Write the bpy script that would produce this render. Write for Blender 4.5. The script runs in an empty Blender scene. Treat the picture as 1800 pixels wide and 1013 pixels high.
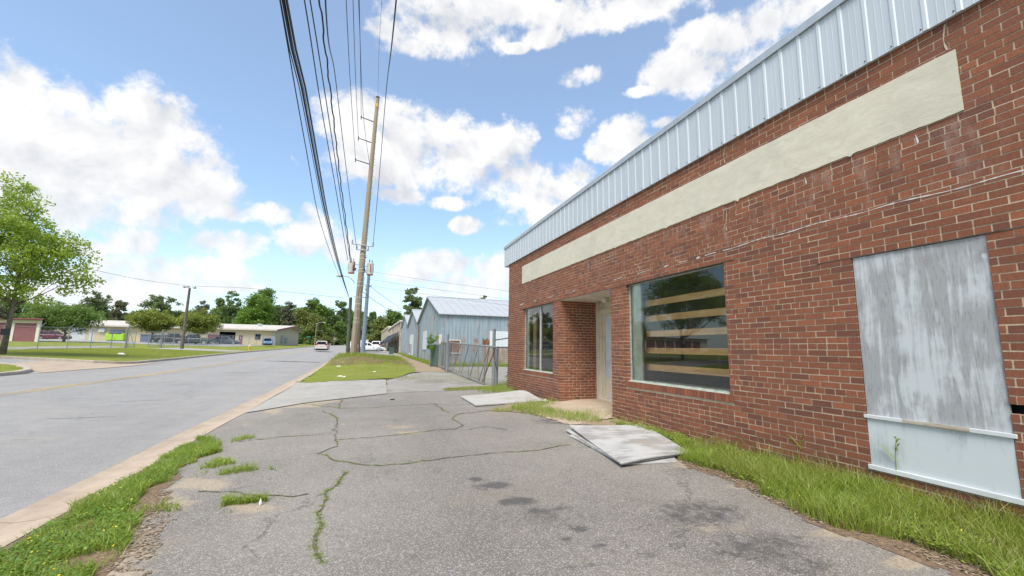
import bpy, bmesh, math, random
import numpy as np
from mathutils import Vector, Matrix
random.seed(7); RNG = np.random.default_rng(7)
S = bpy.context.scene
C = S.collection
rad = math.radians

# ------------------------------------------------------------------ camera
FPX, YAW, PITCH, ROLL = 758.94, rad(18.725), rad(8.03), rad(0.935)
def cam_axes():
    cy, sy, cp, sp = math.cos(YAW), math.sin(YAW), math.cos(PITCH), math.sin(PITCH)
    f = np.array([sy*cp, cy*cp, sp]); r = np.array([cy, -sy, 0.0]); u = np.cross(r, f)
    c, s = math.cos(ROLL), math.sin(ROLL)
    return c*r+s*u, -s*r+c*u, f
CR, CU, CF = cam_axes()
cd = bpy.data.cameras.new("camera"); cam = bpy.data.objects.new("camera", cd); C.objects.link(cam)
M = Matrix.Identity(4)
for i in range(3):
    M[i][0] = CR[i]; M[i][1] = CU[i]; M[i][2] = -CF[i]
cam.matrix_world = M
cd.sensor_width = 36; cd.lens = FPX/1800*36; cd.clip_start = 0.05; cd.clip_end = 6000
S.camera = cam
def ray(px, py):
    return CR*((px-900)/FPX) + CU*(-(py-506.5)/FPX) + CF
def D(px, py, d):                 # world point on the sight line at axis depth d
    return ray(px, py)*d
def onz(px, py, z):
    r = ray(px, py); return r*(z/r[2])
def onY(px, py, Y):
    r = ray(px, py); return r*(Y/r[1])
def onX(px, py, X):
    r = ray(px, py); return r*(X/r[0])

# ------------------------------------------------------------------ light
SUN_EL, SUN_AZ = 56.0, 215.0        # azimuth measured from +Y towards +X
sd = bpy.data.lights.new("sun", 'SUN'); sun = bpy.data.objects.new("sun", sd); C.objects.link(sun)
sd.energy = 1.95; sd.angle = rad(28); sd.color = (1.0, 0.93, 0.83)
sv = Vector((math.sin(rad(SUN_AZ))*math.cos(rad(SUN_EL)), math.cos(rad(SUN_AZ))*math.cos(rad(SUN_EL)), math.sin(rad(SUN_EL))))
sun.rotation_euler = sv.to_track_quat('Z', 'Y').to_euler()
S.view_settings.view_transform = 'Standard'; S.view_settings.look = 'None'
S.view_settings.exposure = 1.32; S.view_settings.gamma = 1

class NT:
    def __init__(s, nt): s.t = nt; s.n = nt.nodes; s.l = nt.links
    def node(s, typ, ins=None, **at):
        n = s.n.new(typ)
        for k, v in at.items(): setattr(n, k, v)
        for k, v in (ins or {}).items():
            i = n.inputs[k]
            if hasattr(v, 'is_output') or isinstance(v, bpy.types.NodeSocket): s.l.new(v, i)
            else: i.default_value = v
        return n
    def m(s, op, a, b=0.0, c=0.0, clamp=False):
        return s.node('ShaderNodeMath', {0: a, 1: b, 2: c}, operation=op, use_clamp=clamp).outputs[0]
    def vm(s, op, a, b=(0, 0, 0)):
        n = s.node('ShaderNodeVectorMath', {0: a, 1: b}, operation=op)
        return n.outputs['Value'] if op in ('DOT_PRODUCT', 'LENGTH') else n.outputs[0]
    def noise(s, vec, scale, detail=4, rough=.5, dist=0.0, out='Fac'):
        return s.node('ShaderNodeTexNoise', {'Vector': vec, 'Scale': scale, 'Detail': detail, 'Roughness': rough, 'Distortion': dist}).outputs[out]
    def ramp(s, fac, a, b, ca=0.0, cb=1.0):
        return s.node('ShaderNodeMapRange', {0: fac, 1: a, 2: b, 3: ca, 4: cb}, interpolation_type='SMOOTHSTEP').outputs[0]
    def mix(s, f, a, b, mode='MIX'):
        n = s.node('ShaderNodeMix', data_type='RGBA', blend_type=mode)
        for i, v in ((0, f), (6, a), (7, b)):
            if isinstance(v, bpy.types.NodeSocket): s.l.new(v, n.inputs[i])
            else: n.inputs[i].default_value = (*v, 1) if (not isinstance(v, (int, float)) and len(v) == 3) else v
        return n.outputs[2]

# ------------------------------------------------------------------ world: Nishita sky with cumulus
W = bpy.data.worlds.new("World"); S.world = W; W.use_nodes = True
w = NT(W.node_tree); w.n.clear()
sky = w.node('ShaderNodeTexSky', sky_type='NISHITA', sun_disc=False, sun_elevation=rad(SUN_EL), sun_rotation=rad(SUN_AZ), air_density=1.0, dust_density=0.6, ozone_density=1.6)
dirn = w.node('ShaderNodeTexCoord').outputs['Generated']
BL = [(60,205,165,105),(235,300,165,120),(60,320,230,90),(350,340,95,52),(270,220,80,70),(395,372,55,18),(478,376,42,20),
 (228,417,62,20),(180,436,100,18),(392,427,72,26),(330,470,90,26),(205,465,70,20),(270,492,160,28),(120,520,200,26),(400,505,60,10),
 (545,412,52,42),(600,440,40,30),(545,372,20,16),
 (620,215,72,55),(735,235,105,58),(850,262,90,55),(700,290,150,48),(900,312,90,42),(960,345,85,36),(1005,305,36,25),(700,345,48,16),(790,357,34,12),(760,270,130,70),(1000,370,110,30),
 (822,398,26,16),(760,462,72,22),(735,482,50,20),(880,478,60,36),(835,505,95,24),(770,512,60,14),
 (775,45,105,60),(690,55,46,26),(740,85,70,22),(870,15,120,30),(1000,30,75,36),(1140,5,120,36),(960,65,36,18),(1075,28,60,30),(905,85,20,10),
 (1240,120,78,42),(1180,125,52,40),(1290,70,95,40),(1230,65,50,30),(1350,40,110,48),(1420,95,90,60),(1130,160,30,10),(1330,110,60,40),
 (1022,132,36,20),(1002,148,24,14),(1012,205,34,32),(1000,228,26,20),(1085,248,48,38),(1050,270,22,16),(1120,262,30,26),(1180,215,30,12),
 (1560,20,120,60),(1700,100,140,80)]
sc = w.node('ShaderNodeVectorMath', {0: dirn, 1: (1, 1, 1)}, operation='MULTIPLY').outputs[0]
F = None; BT = None
for (px, py, rx, ry) in BL:
    c = ray(px, py); c /= np.linalg.norm(c)
    e1 = ray(px+rx*1.05, py); e1 /= np.linalg.norm(e1); e1 = e1-c
    e2 = ray(px, py-ry*1.05); e2 /= np.linalg.norm(e2); e2 = e2-c
    g1 = e1/(e1@e1); g2 = e2/(e2@e2)
    a = w.m('SUBTRACT', w.vm('DOT_PRODUCT', dirn, tuple(g1)), float(c@g1))
    b = w.m('SUBTRACT', w.vm('DOT_PRODUCT', dirn, tuple(g2)), float(c@g2))
    r2 = w.m('MULTIPLY_ADD', a, a, w.m('MULTIPLY', b, b))
    v = w.m('SUBTRACT', 1.0, r2)
    v = w.m('SUBTRACT', v, w.m('MULTIPLY', w.m('LESS_THAN', w.vm('DOT_PRODUCT', dirn, tuple(c)), 0.2), 50.0))
    F = v if F is None else w.m('SMOOTH_MAX', F, v, 0.35)
n1 = w.noise(sc, 7.0, 12, .62, .25)
n1u = w.noise(w.vm('ADD', sc, (-.012, -.012, .035)), 7.0, 5, .55, .25)
n1s = w.noise(sc, 7.0, 5, .55, .25)
n2 = w.noise(w.vm('ADD', sc, (3, 5, 1)), 26.0, 10, .65)
amp = w.m('ADD', w.m('MULTIPLY', w.m('SUBTRACT', n1, .5), 4.6), w.m('MULTIPLY', w.m('SUBTRACT', n2, .5), 2.6))
Fc = w.m('MAXIMUM', F, -1.2)
# clouds all round the rest of the sky
back = w.m('MULTIPLY', w.m('SUBTRACT', w.noise(w.vm('MULTIPLY', dirn, (1, 1, 2.2)), 2.6, 3), .5), 7.0)
outm = w.ramp(w.vm('DOT_PRODUCT', dirn, tuple(CF)), .45, .25)
Fc = w.m('ADD', w.m('MULTIPLY', Fc, w.m('SUBTRACT', 1.0, outm)), w.m('MULTIPLY', back, outm))
dens = w.ramp(w.m('ADD', Fc, amp), -.30, .75)
thick = w.ramp(w.m('ADD', Fc, amp), .1, 1.6)
relief = w.m('MULTIPLY', w.m('SUBTRACT', n1s, n1u), 4.2)
lit = w.m('ADD', w.m('ADD', .72, relief), w.m('MULTIPLY', thick, -.05), clamp=True)
lit = w.m('ADD', lit, w.m('MULTIPLY', w.m('SUBTRACT', n2, .5), .3), clamp=True)
ccol = w.mix(lit, (3.4, 3.5, 3.72), (5.05, 5.0, 4.95))
sep = w.node('ShaderNodeSeparateXYZ', {0: dirn}).outputs[2]
hz = w.ramp(sep, .32, .0)
skyc = w.mix(1.0, sky.outputs[0], (.95, 1.1, 1.16), 'MULTIPLY')
skyc = w.mix(w.m('MULTIPLY_ADD', hz, .32, .17), skyc, (4.5, 4.95, 5.35))
col = w.mix(w.m('MULTIPLY', dens, w.m('MULTIPLY_ADD', hz, -.15, .98)), skyc, ccol)
bg = w.node('ShaderNodeBackground', {'Color': col, 'Strength': 0.085})
w.l.new(bg.outputs[0], w.node('ShaderNodeOutputWorld').inputs[0])

# ------------------------------------------------------------------ materials
MATS = {}
def newmat(name):
    m = bpy.data.materials.new(name); m.use_nodes = True; t = NT(m.node_tree); t.n.clear()
    out = t.node('ShaderNodeOutputMaterial'); MATS[name] = m
    return m, t, out
def pbsdf(t, out, color, rough=.7, bump=None, bstr=.3, bdist=.01, **kw):
    p = t.node('ShaderNodeBsdfPrincipled')
    def put(k, v):
        if isinstance(v, bpy.types.NodeSocket): t.l.new(v, p.inputs[k])
        else: p.inputs[k].default_value = (*v, 1) if isinstance(v, tuple) and len(v) == 3 else v
    put('Base Color', color); put('Roughness', rough)
    for k, v in kw.items(): put(k.replace('_', ' '), v)
    if bump is not None:
        b = t.node('ShaderNodeBump', {'Height': bump, 'Strength': bstr, 'Distance': bdist}); t.l.new(b.outputs[0], p.inputs['Normal'])
    t.l.new(p.outputs[0], out.inputs[0]); return p
def geo(t): return t.node('ShaderNodeNewGeometry')
def pos(t): return geo(t).outputs['Position']
def objc(t): return t.node('ShaderNodeTexCoord').outputs['Object']
def island(t): return geo(t).outputs['Random Per Island']
def simple(name, color, rough=.6, var=.15, scale=6.0, **kw):
    """painted / plain surface with grime variation"""
    m, t, out = newmat(name); v = objc(t)
    n = t.noise(v, scale, 6, .6); f = t.ramp(n, .3, .7)
    c = t.mix(f, tuple(x*(1-var) for x in color), tuple(min(1, x*(1+var)) for x in color))
    pbsdf(t, out, c, rough, n, .08, .01, **kw); return m
def asphalt(name, base, spk, scale, attr=False, bg=1.0, ln=.5):
    m, t, out = newmat(name); v = pos(t)
    fine = t.node('ShaderNodeTexVoronoi', {'Vector': v, 'Scale': scale}, feature='F1')
    rc = t.node('ShaderNodeSeparateColor', {0: fine.outputs['Color']})
    spec = t.ramp(rc.outputs[0], .62, .95)
    fine2 = t.node('ShaderNodeTexVoronoi', {'Vector': v, 'Scale': scale*2.3}, feature='F1')
    rc2 = t.node('ShaderNodeSeparateColor', {0: fine2.outputs['Color']})
    big = t.noise(v, .55, 6, .6); med = t.noise(v, 3.0, 6, .65)
    lanes = t.noise(t.vm('MULTIPLY', v, (1.2, .05, 1)), 1.0, 4, .5)
    lum = t.m('ADD', t.m('MULTIPLY', t.m('SUBTRACT', rc2.outputs[1], .5), .45), t.m('MULTIPLY', t.m('SUBTRACT', big, .5), bg))
    lum = t.m('ADD', lum, t.m('MULTIPLY', t.m('SUBTRACT', med, .5), .45))
    lum = t.m('ADD', lum, t.m('MULTIPLY', t.m('SUBTRACT', lanes, .5), ln))
    lum = t.m('ADD', lum, 1.0)
    c = t.mix(1.0, tuple(base), t.node('ShaderNodeCombineColor', {0: lum, 1: lum, 2: lum}).outputs[0], 'MULTIPLY')
    warm = t.mix(rc.outputs[1], (spk*1.08, spk, spk*.82), (spk*.9, spk*.93, spk))
    c = t.mix(t.m('MULTIPLY', spec, .55), c, warm)
    # fine cracks
    cr = t.node('ShaderNodeTexVoronoi', {'Vector': t.vm('ADD', v, t.vm('MULTIPLY', t.noise(v, 1.5, 5, .6, 0, 'Color'), (1.2, 1.2, 0))), 'Scale': .32}, feature='DISTANCE_TO_EDGE').outputs[0]
    crm = t.m('MULTIPLY', t.ramp(cr, .006, .0), t.ramp(t.noise(v, .8, 3), .45, .6))
    c = t.mix(t.m('MULTIPLY', crm, .55), c, (.06, .06, .055))
    cr2 = t.node('ShaderNodeTexVoronoi', {'Vector': t.vm('ADD', v, t.vm('MULTIPLY', t.noise(v, 4, 6, .7, 0, 'Color'), (.5, .5, 0))), 'Scale': 1.3}, feature='DISTANCE_TO_EDGE').outputs[0]
    crm2 = t.m('MULTIPLY', t.ramp(cr2, .012, .0), t.ramp(t.noise(v, .7, 4), .5, .62))
    c = t.mix(t.m('MULTIPLY', crm2, .4), c, tuple(q*.35 for q in base))
    wm = t.noise(t.vm('ADD', v, (9, 4, 2)), .9, 5, .6)
    c = t.mix(t.m('MULTIPLY', t.ramp(wm, .5, .72), .35), c, (base[0]*1.35, base[1]*1.28, base[2]*1.12))
    if attr:
        st = t.node('ShaderNodeAttribute', attribute_name='stain').outputs['Fac']
        sa = t.node('ShaderNodeAttribute', attribute_name='sand').outputs['Fac']
        stf = t.ramp(t.m('ADD', st, t.m('MULTIPLY', t.m('SUBTRACT', t.noise(v, 11, 8, .75), .5), 2.0)), .45, 1.0)
        c = t.mix(t.m('MULTIPLY', stf, .72), c, (.052, .05, .052))
        saf = t.ramp(t.m('ADD', sa, t.m('MULTIPLY', t.m('SUBTRACT', t.noise(v, 7, 9, .75), .5), 1.8)), .22, .75)
        sandc = t.mix(t.ramp(t.noise(v, 60, 4), .35, .65), (.29, .235, .17), (.42, .35, .26))
        c = t.mix(t.m('MULTIPLY', saf, .95), c, sandc)
    bh = t.m('ADD', fine.outputs['Distance'], t.m('MULTIPLY', rc2.outputs[0], .3))
    pbsdf(t, out, c, .88, bh, .5, .006); return m
asphalt('road_asphalt', (.258, .250, .242), .46, 150, bg=.35, ln=.35)
asphalt('lot_asphalt', (.192, .172, .149), .54, 170, attr=True)
asphalt('far_asphalt', (.30, .295, .285), .42, 30)

def ground_mat(name, cols, scales=(2.0, 25.0), rough=.95, patch=None, bs=.4):
    m, t, out = newmat(name); v = pos(t)
    a = t.noise(v, scales[0], 8, .65); b = t.noise(v, scales[1], 6, .7)
    c = t.mix(t.ramp(a, .3, .7), cols[0], cols[1]); c = t.mix(t.ramp(b, .35, .7), c, cols[2])
    if patch: c = t.mix(t.m('MULTIPLY', t.ramp(t.noise(v, .35, 6, .7), .5, .72), patch[1]), c, patch[0])
    pbsdf(t, out, c, rough, b, bs, .02, Specular_IOR_Level=.1); return m
ground_mat('grass_ground', ((.18, .215, .03), (.25, .275, .05), (.15, .175, .03)), (.9, 18), patch=((.31, .27, .11), .75))
ground_mat('dirt', ((.34, .255, .18), (.42, .33, .24), (.24, .18, .125)), (3, 40), patch=((.13, .14, .05), .4))
ground_mat('soil_litter', ((.20, .145, .10), (.30, .21, .14), (.10, .07, .05)), (9, 60))
ground_mat('gravel_mat', ((.29, .27, .24), (.19, .18, .165), (.38, .36, .325)), (1.5, 45), patch=((.17, .16, .12), .7))
ground_mat('porch_dirt', ((.42, .33, .24), (.34, .25, .17), (.50, .42, .33)), (4, 50))

def concrete(name, c1, c2, scale=4.0, joint=0):
    m, t, out = newmat(name); v = pos(t)
    n = t.noise(v, scale, 8, .7); f = t.noise(v, 90, 4, .6); s = t.noise(v, 1.1, 6, .65)
    c = t.mix(t.ramp(n, .3, .72), c1, c2)
    c = t.mix(t.m('MULTIPLY', t.ramp(f, .55, .75), .5), c, tuple(x*.55 for x in c1))
    c = t.mix(t.m('MULTIPLY', t.ramp(s, .52, .75), .35), c, tuple(x*.6 for x in c1))
    if joint:
        y = t.node('ShaderNodeSeparateXYZ', {0: v}).outputs[1]
        fr = t.m('ABSOLUTE', t.m('SUBTRACT', t.m('FRACT', t.m('DIVIDE', y, joint)), .5))
        c = t.mix(t.ramp(fr, .008/joint, .002/joint), c, (.10, .085, .06))
    pbsdf(t, out, c, .9, t.m('ADD', n, f), .25, .006); return m
concrete('gutter_concrete', (.36, .28, .21), (.46, .37, .28), 3, joint=3.1)
concrete('slab_concrete', (.30, .285, .255), (.38, .36, .32), 2, joint=3.3)
concrete('kerb_concrete', (.36, .30, .24), (.48, .42, .35), 4, joint=2.4)

# masonry: every brick is its own island
m, t, out = newmat('brick'); v = objc(t); g = geo(t); isl = g.outputs['Random Per Island']
ramp = t.node('ShaderNodeValToRGB', {0: isl}); e = ramp.color_ramp.elements
e[0].position = 0; e[0].color = (.175, .064, .036, 1); e[1].position = 1; e[1].color = (.34, .112, .050, 1)
for p_, c_ in ((.08, (.175, .064, .038)), (.18, (.22, .076, .038)), (.5, (.248, .086, .041)), (.82, (.275, .094, .043))):
    q = ramp.color_ramp.elements.new(p_); q.color = (*c_, 1)
grain = t.noise(t.vm('MULTIPLY', v, (1, 1, .12)), 160, 4, .6)
pit = t.noise(v, 70, 5, .7); grime = t.noise(v, 1.3, 7, .65)
c = t.mix(t.m('MULTIPLY', t.ramp(grain, .35, .65), .45), ramp.outputs[0], (.10, .04, .03))
c = t.mix(t.m('MULTIPLY', t.ramp(pit, .62, .72), .5), c, (.05, .03, .03))
c = t.mix(t.m('MULTIPLY', t.ramp(grime, .5, .75), .35), c, (.12, .065, .055))
z = t.node('ShaderNodeSeparateXYZ', {0: v}).outputs[2]
band = t.m('MULTIPLY', t.ramp(z, 1.85, 1.75), t.ramp(z, 1.1, 1.5))
wash = t.m('MULTIPLY', band, t.ramp(t.noise(t.vm('MULTIPLY', v, (1, 1, .35)), 7, 7, .7), .5, .75))
c = t.mix(t.m('MULTIPLY', wash, .35), c, (.42, .36, .34))
low = t.m('MULTIPLY', t.ramp(z, -.75, -1.15), t.ramp(t.noise(v, 5, 7, .7), .45, .65))
c = t.mix(t.m('MULTIPLY', low, .55), c, (.06, .045, .04))
pbsdf(t, out, c, .86, t.m('ADD', t.m('MULTIPLY', grain, .6), pit), .45, .004)
m, t, out = newmat('mortar'); v = objc(t); n = t.noise(v, 50, 5, .7); b_ = t.noise(v, 2.2, 6, .7)
c = t.mix(t.ramp(n, .3, .7), (.42, .335, .235), (.58, .475, .345)); c = t.mix(t.m('MULTIPLY', t.ramp(b_, .48, .7), .45), c, (.26, .20, .15))
pbsdf(t, out, c, .95, n, .5, .004)
m, t, out = newmat('stucco'); v = objc(t); n = t.noise(t.vm('MULTIPLY', v, (1, 1, 2.2)), 5, 9, .7, .6); n2_ = t.noise(v, 1.3, 5)
c = t.mix(t.ramp(n, .3, .7), (.56, .52, .42), (.65, .61, .50)); c = t.mix(t.m('MULTIPLY', t.ramp(n2_, .5, .7), .3), c, (.42, .42, .35))
pbsdf(t, out, c, .8, n, .4, .009)
def sheet_metal(name, c1, c2, rough=.4, metal=.0, rust=0.0, axis=2, rustcol=(.23, .11, .06)):
    m, t, out = newmat(name); v = objc(t)
    s = t.noise(t.vm('MULTIPLY', v, (1, 1, .06)), 9, 6, .6); n = t.noise(v, 2.5, 6, .65)
    c = t.mix(t.ramp(s, .3, .7), c1, c2)
    if rust:
        z = t.node('ShaderNodeSeparateXYZ', {0: v}).outputs[2]
        rn = t.m('ADD', t.m('MULTIPLY', t.noise(t.vm('MULTIPLY', v, (1, 1, .3)), 1.3, 8, .7), 1.0), t.m('MULTIPLY', t.ramp(z, 1.2, -1.2), .16))
        rf = t.ramp(rn, .66-rust*.12, .76-rust*.1)
        c = t.mix(t.m('MULTIPLY', rf, .8), c, t.mix(t.ramp(n, .4, .6), rustcol, (.42, .30, .22)))
    pbsdf(t, out, c, rough, n, .05, .01, Metallic=metal); return m
sheet_metal('fascia_metal', (.46, .51, .56), (.51, .56, .61), .5, .05)
sheet_metal('fascia_rib', (.52, .57, .61), (.56, .61, .65), .5, .05)  # same sheet as the panel, paler: the ribs' highlight is put into the colour
sheet_metal('coping_metal', (.40, .44, .48), (.46, .50, .54), .4, .3)
sheet_metal('shed_metal', (.22, .285, .33), (.34, .41, .46), .55, .1, rust=1.15)
sheet_metal('shed_rust', (.25, .18, .14), (.42, .36, .31), .7, 0, rust=1.4)
sheet_metal('shed_roof', (.40, .42, .44), (.50, .52, .53), .45, .2, rust=.05)
sheet_metal('shed_white', (.58, .62, .66), (.64, .68, .71), .55, 0)
sheet_metal('tan_siding', (.55, .47, .28), (.60, .52, .33), .6, 0)
sheet_metal('tan_endwall', (.42, .40, .31), (.48, .45, .36), .7, 0)
sheet_metal('galvanised', (.22, .25, .27), (.34, .37, .39), .5, .3)
sheet_metal('gate_steel', (.17, .185, .195), (.27, .285, .29), .6, .2, rust=.95)
sheet_metal('grey_steel', (.22, .28, .36), (.28, .35, .43), .5, .2)
sheet_metal('pole_concrete', (.29, .235, .175), (.37, .305, .23), .85, 0)
simple('light_roof', (.50, .46, .41), .6, .08, .6); simple('maroon', (.20, .065, .07), .55, .12, 2)
simple('cream_trim', (.60, .56, .47), .7, .12, 4); simple('white_paint', (.58, .60, .61), .55, .1, 3)
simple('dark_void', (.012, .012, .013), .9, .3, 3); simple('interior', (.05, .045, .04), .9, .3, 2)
simple('frame_green', (.32, .35, .30), .6, .25, 18); simple('jamb_pale', (.60, .64, .52), .7, .18, 5)
simple('yellow_paint', (.62, .42, .03), .5, .1); simple('lime', (.42, .72, .04), .5, .1, 3)
simple('rubber', (.02, .02, .021), .85, .3, 20); simple('black_plastic', (.02, .02, .022), .5, .2)
simple('rim_metal', (.35, .35, .36), .35, .1, 10, Metallic=.7); simple('red_lens', (.32, .015, .02), .25, .1)
simple('head_lens', (.55, .57, .6), .15, .05); simple('plate_mat', (.55, .55, .5), .5, .1)
simple('wire_black', (.015, .015, .017), .6, .2); simple('awning_dark', (.02, .035, .045), .75, .2, 4)
simple('aged_plaster', (.42, .37, .31), .85, .2, 1.2); simple('transformer_white', (.50, .49, .47), .5, .15, 6)
simple('transformer_rust', (.33, .10, .06), .8, .3, 9); simple('green_slats', (.07, .115, .095), .7, .2, 2)
simple('sign_green', (.02, .20, .11), .5, .1); simple('roofing', (.30, .29, .28), .9, .15, 2)
simple('silver_grey', (.42, .40, .39), .4, .1); simple('bark', (.15, .125, .10), .95, .4, 7); simple('dark_bark', (.09, .075, .06), .95, .35, 5)
simple('fan_dead', (.33, .27, .19), .9, .2, 3); simple('creosote', (.09, .10, .07), .95, .3, 4); simple('brown_pole', (.10, .08, .06), .95, .3, 4)
simple('box_navy', (.12, .15, .22), .6, .2); simple('litter_white', (.75, .75, .72), .7, .1); simple('vine_dry', (.17, .13, .10), .95, .3, 4)
simple('rust', (.22, .10, .055), .9, .35, 4); simple('caulk_white', (.55, .53, .50), .8, .15, 30); simple('orange_clay', (.50, .24, .12), .9, .2, 5)
def paint(name, c): return simple(name, c, .38, .04, 3, Coat_Weight=.1, Coat_Roughness=.15, Specular_IOR_Level=.3)
paint('paint_silver', (.50, .46, .43)); paint('paint_white', (.78, .79, .80)); paint('paint_dark', (.035, .042, .05)); paint('paint_maroon', (.10, .015, .03))
paint('paint_blue', (.10, .18, .30)); paint('paint_grey', (.10, .12, .14)); paint('paint_black', (.018, .019, .021))
def wood(name, c1, c2, axis=(1, 8, 8), scale=3):
    m, t, out = newmat(name); v = objc(t)
    n = t.noise(t.vm('MULTIPLY', v, axis), scale, 7, .65, .6); k = t.noise(v, 3, 4)
    c = t.mix(t.ramp(n, .3, .7), c1, c2); c = t.mix(t.m('MULTIPLY', t.ramp(k, .55, .75), .35), c, tuple(x*.6 for x in c1))
    pbsdf(t, out, c, .8, n, .25, .004); return m
wood('pine_board', (.76, .40, .14), (.92, .58, .27), (8, 1, 8)); wood('pine_post', (.42, .28, .12), (.58, .42, .22), (8, 8, 1))
wood('old_jamb', (.52, .47, .36), (.70, .64, .52), (8, 8, 1), 4); wood('bare_strip', (.30, .23, .16), (.55, .50, .43), (8, 1, 8), 4)
def ply(name, white, grey, dark, vertical, amt, tan=0.0):
    m, t, out = newmat(name); v = objc(t)
    ax = (6, 5, .55) if vertical else (.8, 7, 7)
    fl = t.noise(t.vm('MULTIPLY', v, ax), 2.4, 9, .68, .9)
    fine = t.noise(t.vm('MULTIPLY', v, tuple(a*5 for a in ax)), 3, 6, .7)
    big = t.noise(v, 2.1, 5, .6)
    fl2 = (0, 1, .8) if vertical else (1, 1, 0)
    vo = t.node('ShaderNodeTexVoronoi', {'Vector': t.vm('ADD', t.vm('MULTIPLY', v, fl2), t.vm('MULTIPLY', t.noise(v, 4, 3, .5, 0, 'Color'), tuple(.06*q for q in fl2))), 'Scale': 3.6, 'Randomness': 1.0}, feature='F1')
    keep = t.ramp(t.node('ShaderNodeSeparateColor', {0: vo.outputs['Color']}).outputs[0], .55, .6)
    dk = vo.outputs['Distance']
    rings = t.m('MULTIPLY', t.m('MULTIPLY', t.m('ADD', t.m('SINE', t.m('MULTIPLY', dk, 260)), 1), .5), t.m('MULTIPLY', keep, t.ramp(dk, .24, .10)))
    knot = t.m('MULTIPLY', keep, t.ramp(dk, .10, .07))
    f = t.ramp(t.m('ADD', fl, t.m('MULTIPLY', t.m('SUBTRACT', big, .5), 1.1)), .56-amt, .80-amt)
    c = t.mix(t.m('MULTIPLY', f, .85), white, grey)
    c = t.mix(t.m('MULTIPLY', t.m('MULTIPLY', f, t.ramp(fine, .5, .7)), .6), c, dark)
    c = t.mix(t.m('MULTIPLY', rings, .4), c, dark); c = t.mix(t.m('MULTIPLY', knot, .85), c, tuple(x*1.05 for x in white))
    if tan: c = t.mix(t.m('MULTIPLY', t.ramp(t.noise(v, 1.6, 6, .6), .52, .68), tan), c, (.42, .33, .25))
    pbsdf(t, out, c, .82, t.m('ADD', fine, fl), .2, .004); return m
ply('ply_weathered', (.52, .55, .565), (.30, .305, .31), (.13, .125, .12), True, .25)
ply('ply_lower', (.54, .585, .60), (.42, .455, .47), (.26, .27, .27), True, .10)
ply('ply_ground', (.47, .465, .45), (.26, .255, .245), (.12, .115, .105), False, .17, tan=.4)
ply('ply_ground_far', (.44, .43, .40), (.34, .325, .30), (.2, .19, .17), False, .06, tan=.3)

m, t, out = newmat('window_glass')
fr = t.node('ShaderNodeFresnel', {'IOR': 1.5}).outputs[0]
gl = t.node('ShaderNodeBsdfGlossy', {'Color': (.92, .95, .95, 1), 'Roughness': .0})
tr = t.node('ShaderNodeBsdfTransparent', {'Color': (.95, .97, .95, 1)})
df = t.node('ShaderNodeBsdfDiffuse', {'Color': (.55, .55, .5, 1)})
gm = t.node('ShaderNodeMixShader', {0: t.m('MINIMUM', t.m('MULTIPLY_ADD', fr, 1.15, .035), .95), 1: tr.outputs[0], 2: gl.outputs[0]})
du = t.ramp(t.noise(t.vm('MULTIPLY', objc(t), (1, 3, .7)), 5, 8, .75), .55, .85, .015, .11)
gm2 = t.node('ShaderNodeMixShader', {0: du, 1: gm.outputs[0], 2: df.outputs[0]})
t.l.new(gm2.outputs[0], out.inputs[0])
simple('car_glass', (.015, .02, .025), .15, .1, 3, Specular_IOR_Level=.25)

def leafmat(name, c1, c2, c3, trans=.35):
    m, t, out = newmat(name); isl = island(t); v = pos(t)
    n = t.noise(v, .7, 3)
    c = t.mix(isl, c1, c2); c = t.mix(t.m('MULTIPLY', t.ramp(n, .4, .65), .6), c, c3)
    d = t.node('ShaderNodeBsdfDiffuse', {'Color': c}); tr = t.node('ShaderNodeBsdfTranslucent', {'Color': t.mix(.5, c, (c2[0]*1.3, c2[1]*1.3, c2[2]))})
    gl = t.node('ShaderNodeBsdfGlossy', {'Roughness': .45, 'Color': (1, 1, 1, 1)})
    mx = t.node('ShaderNodeMixShader', {0: trans, 1: d.outputs[0], 2: tr.outputs[0]})
    mx2 = t.node('ShaderNodeMixShader', {0: .035, 1: mx.outputs[0], 2: gl.outputs[0]})
    t.l.new(mx2.outputs[0], out.inputs[0]); return m
leafmat('leaf_pear', (.17, .28, .03), (.38, .48, .07), (.26, .36, .045), .55)
leafmat('leaf_bright', (.11, .21, .025), (.22, .35, .04), (.10, .19, .025), .4)
leafmat('leaf_dark', (.085, .15, .04), (.17, .25, .07), (.11, .17, .05), .4)
leafmat('leaf_pine', (.10, .15, .06), (.19, .24, .10), (.12, .17, .07), .4)
leafmat('leaf_olive', (.12, .15, .03), (.23, .26, .06), (.15, .17, .045))
leafmat('leaf_yellowgreen', (.16, .21, .025), (.29, .33, .05), (.14, .19, .025), .35)
leafmat('leaf_mid', (.105, .19, .035), (.20, .30, .06), (.13, .21, .04), .45)
leafmat('leaf_grey', (.13, .14, .08), (.22, .22, .13), (.10, .12, .06), .25)
leafmat('grass_blade', (.16, .25, .03), (.36, .44, .07), (.23, .31, .04), .4)
leafmat('grass_lawn', (.18, .24, .03), (.32, .36, .055), (.27, .30, .06), .35)
leafmat('grass_dry', (.30, .24, .12), (.42, .36, .20), (.36, .24, .15), .3)
leafmat('litter_leaf', (.19, .13, .08), (.40, .33, .24), (.28, .21, .14), .1)
leafmat('flower_yellow', (.75, .60, .03), (.85, .72, .05), (.8, .65, .04), .3)

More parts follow.
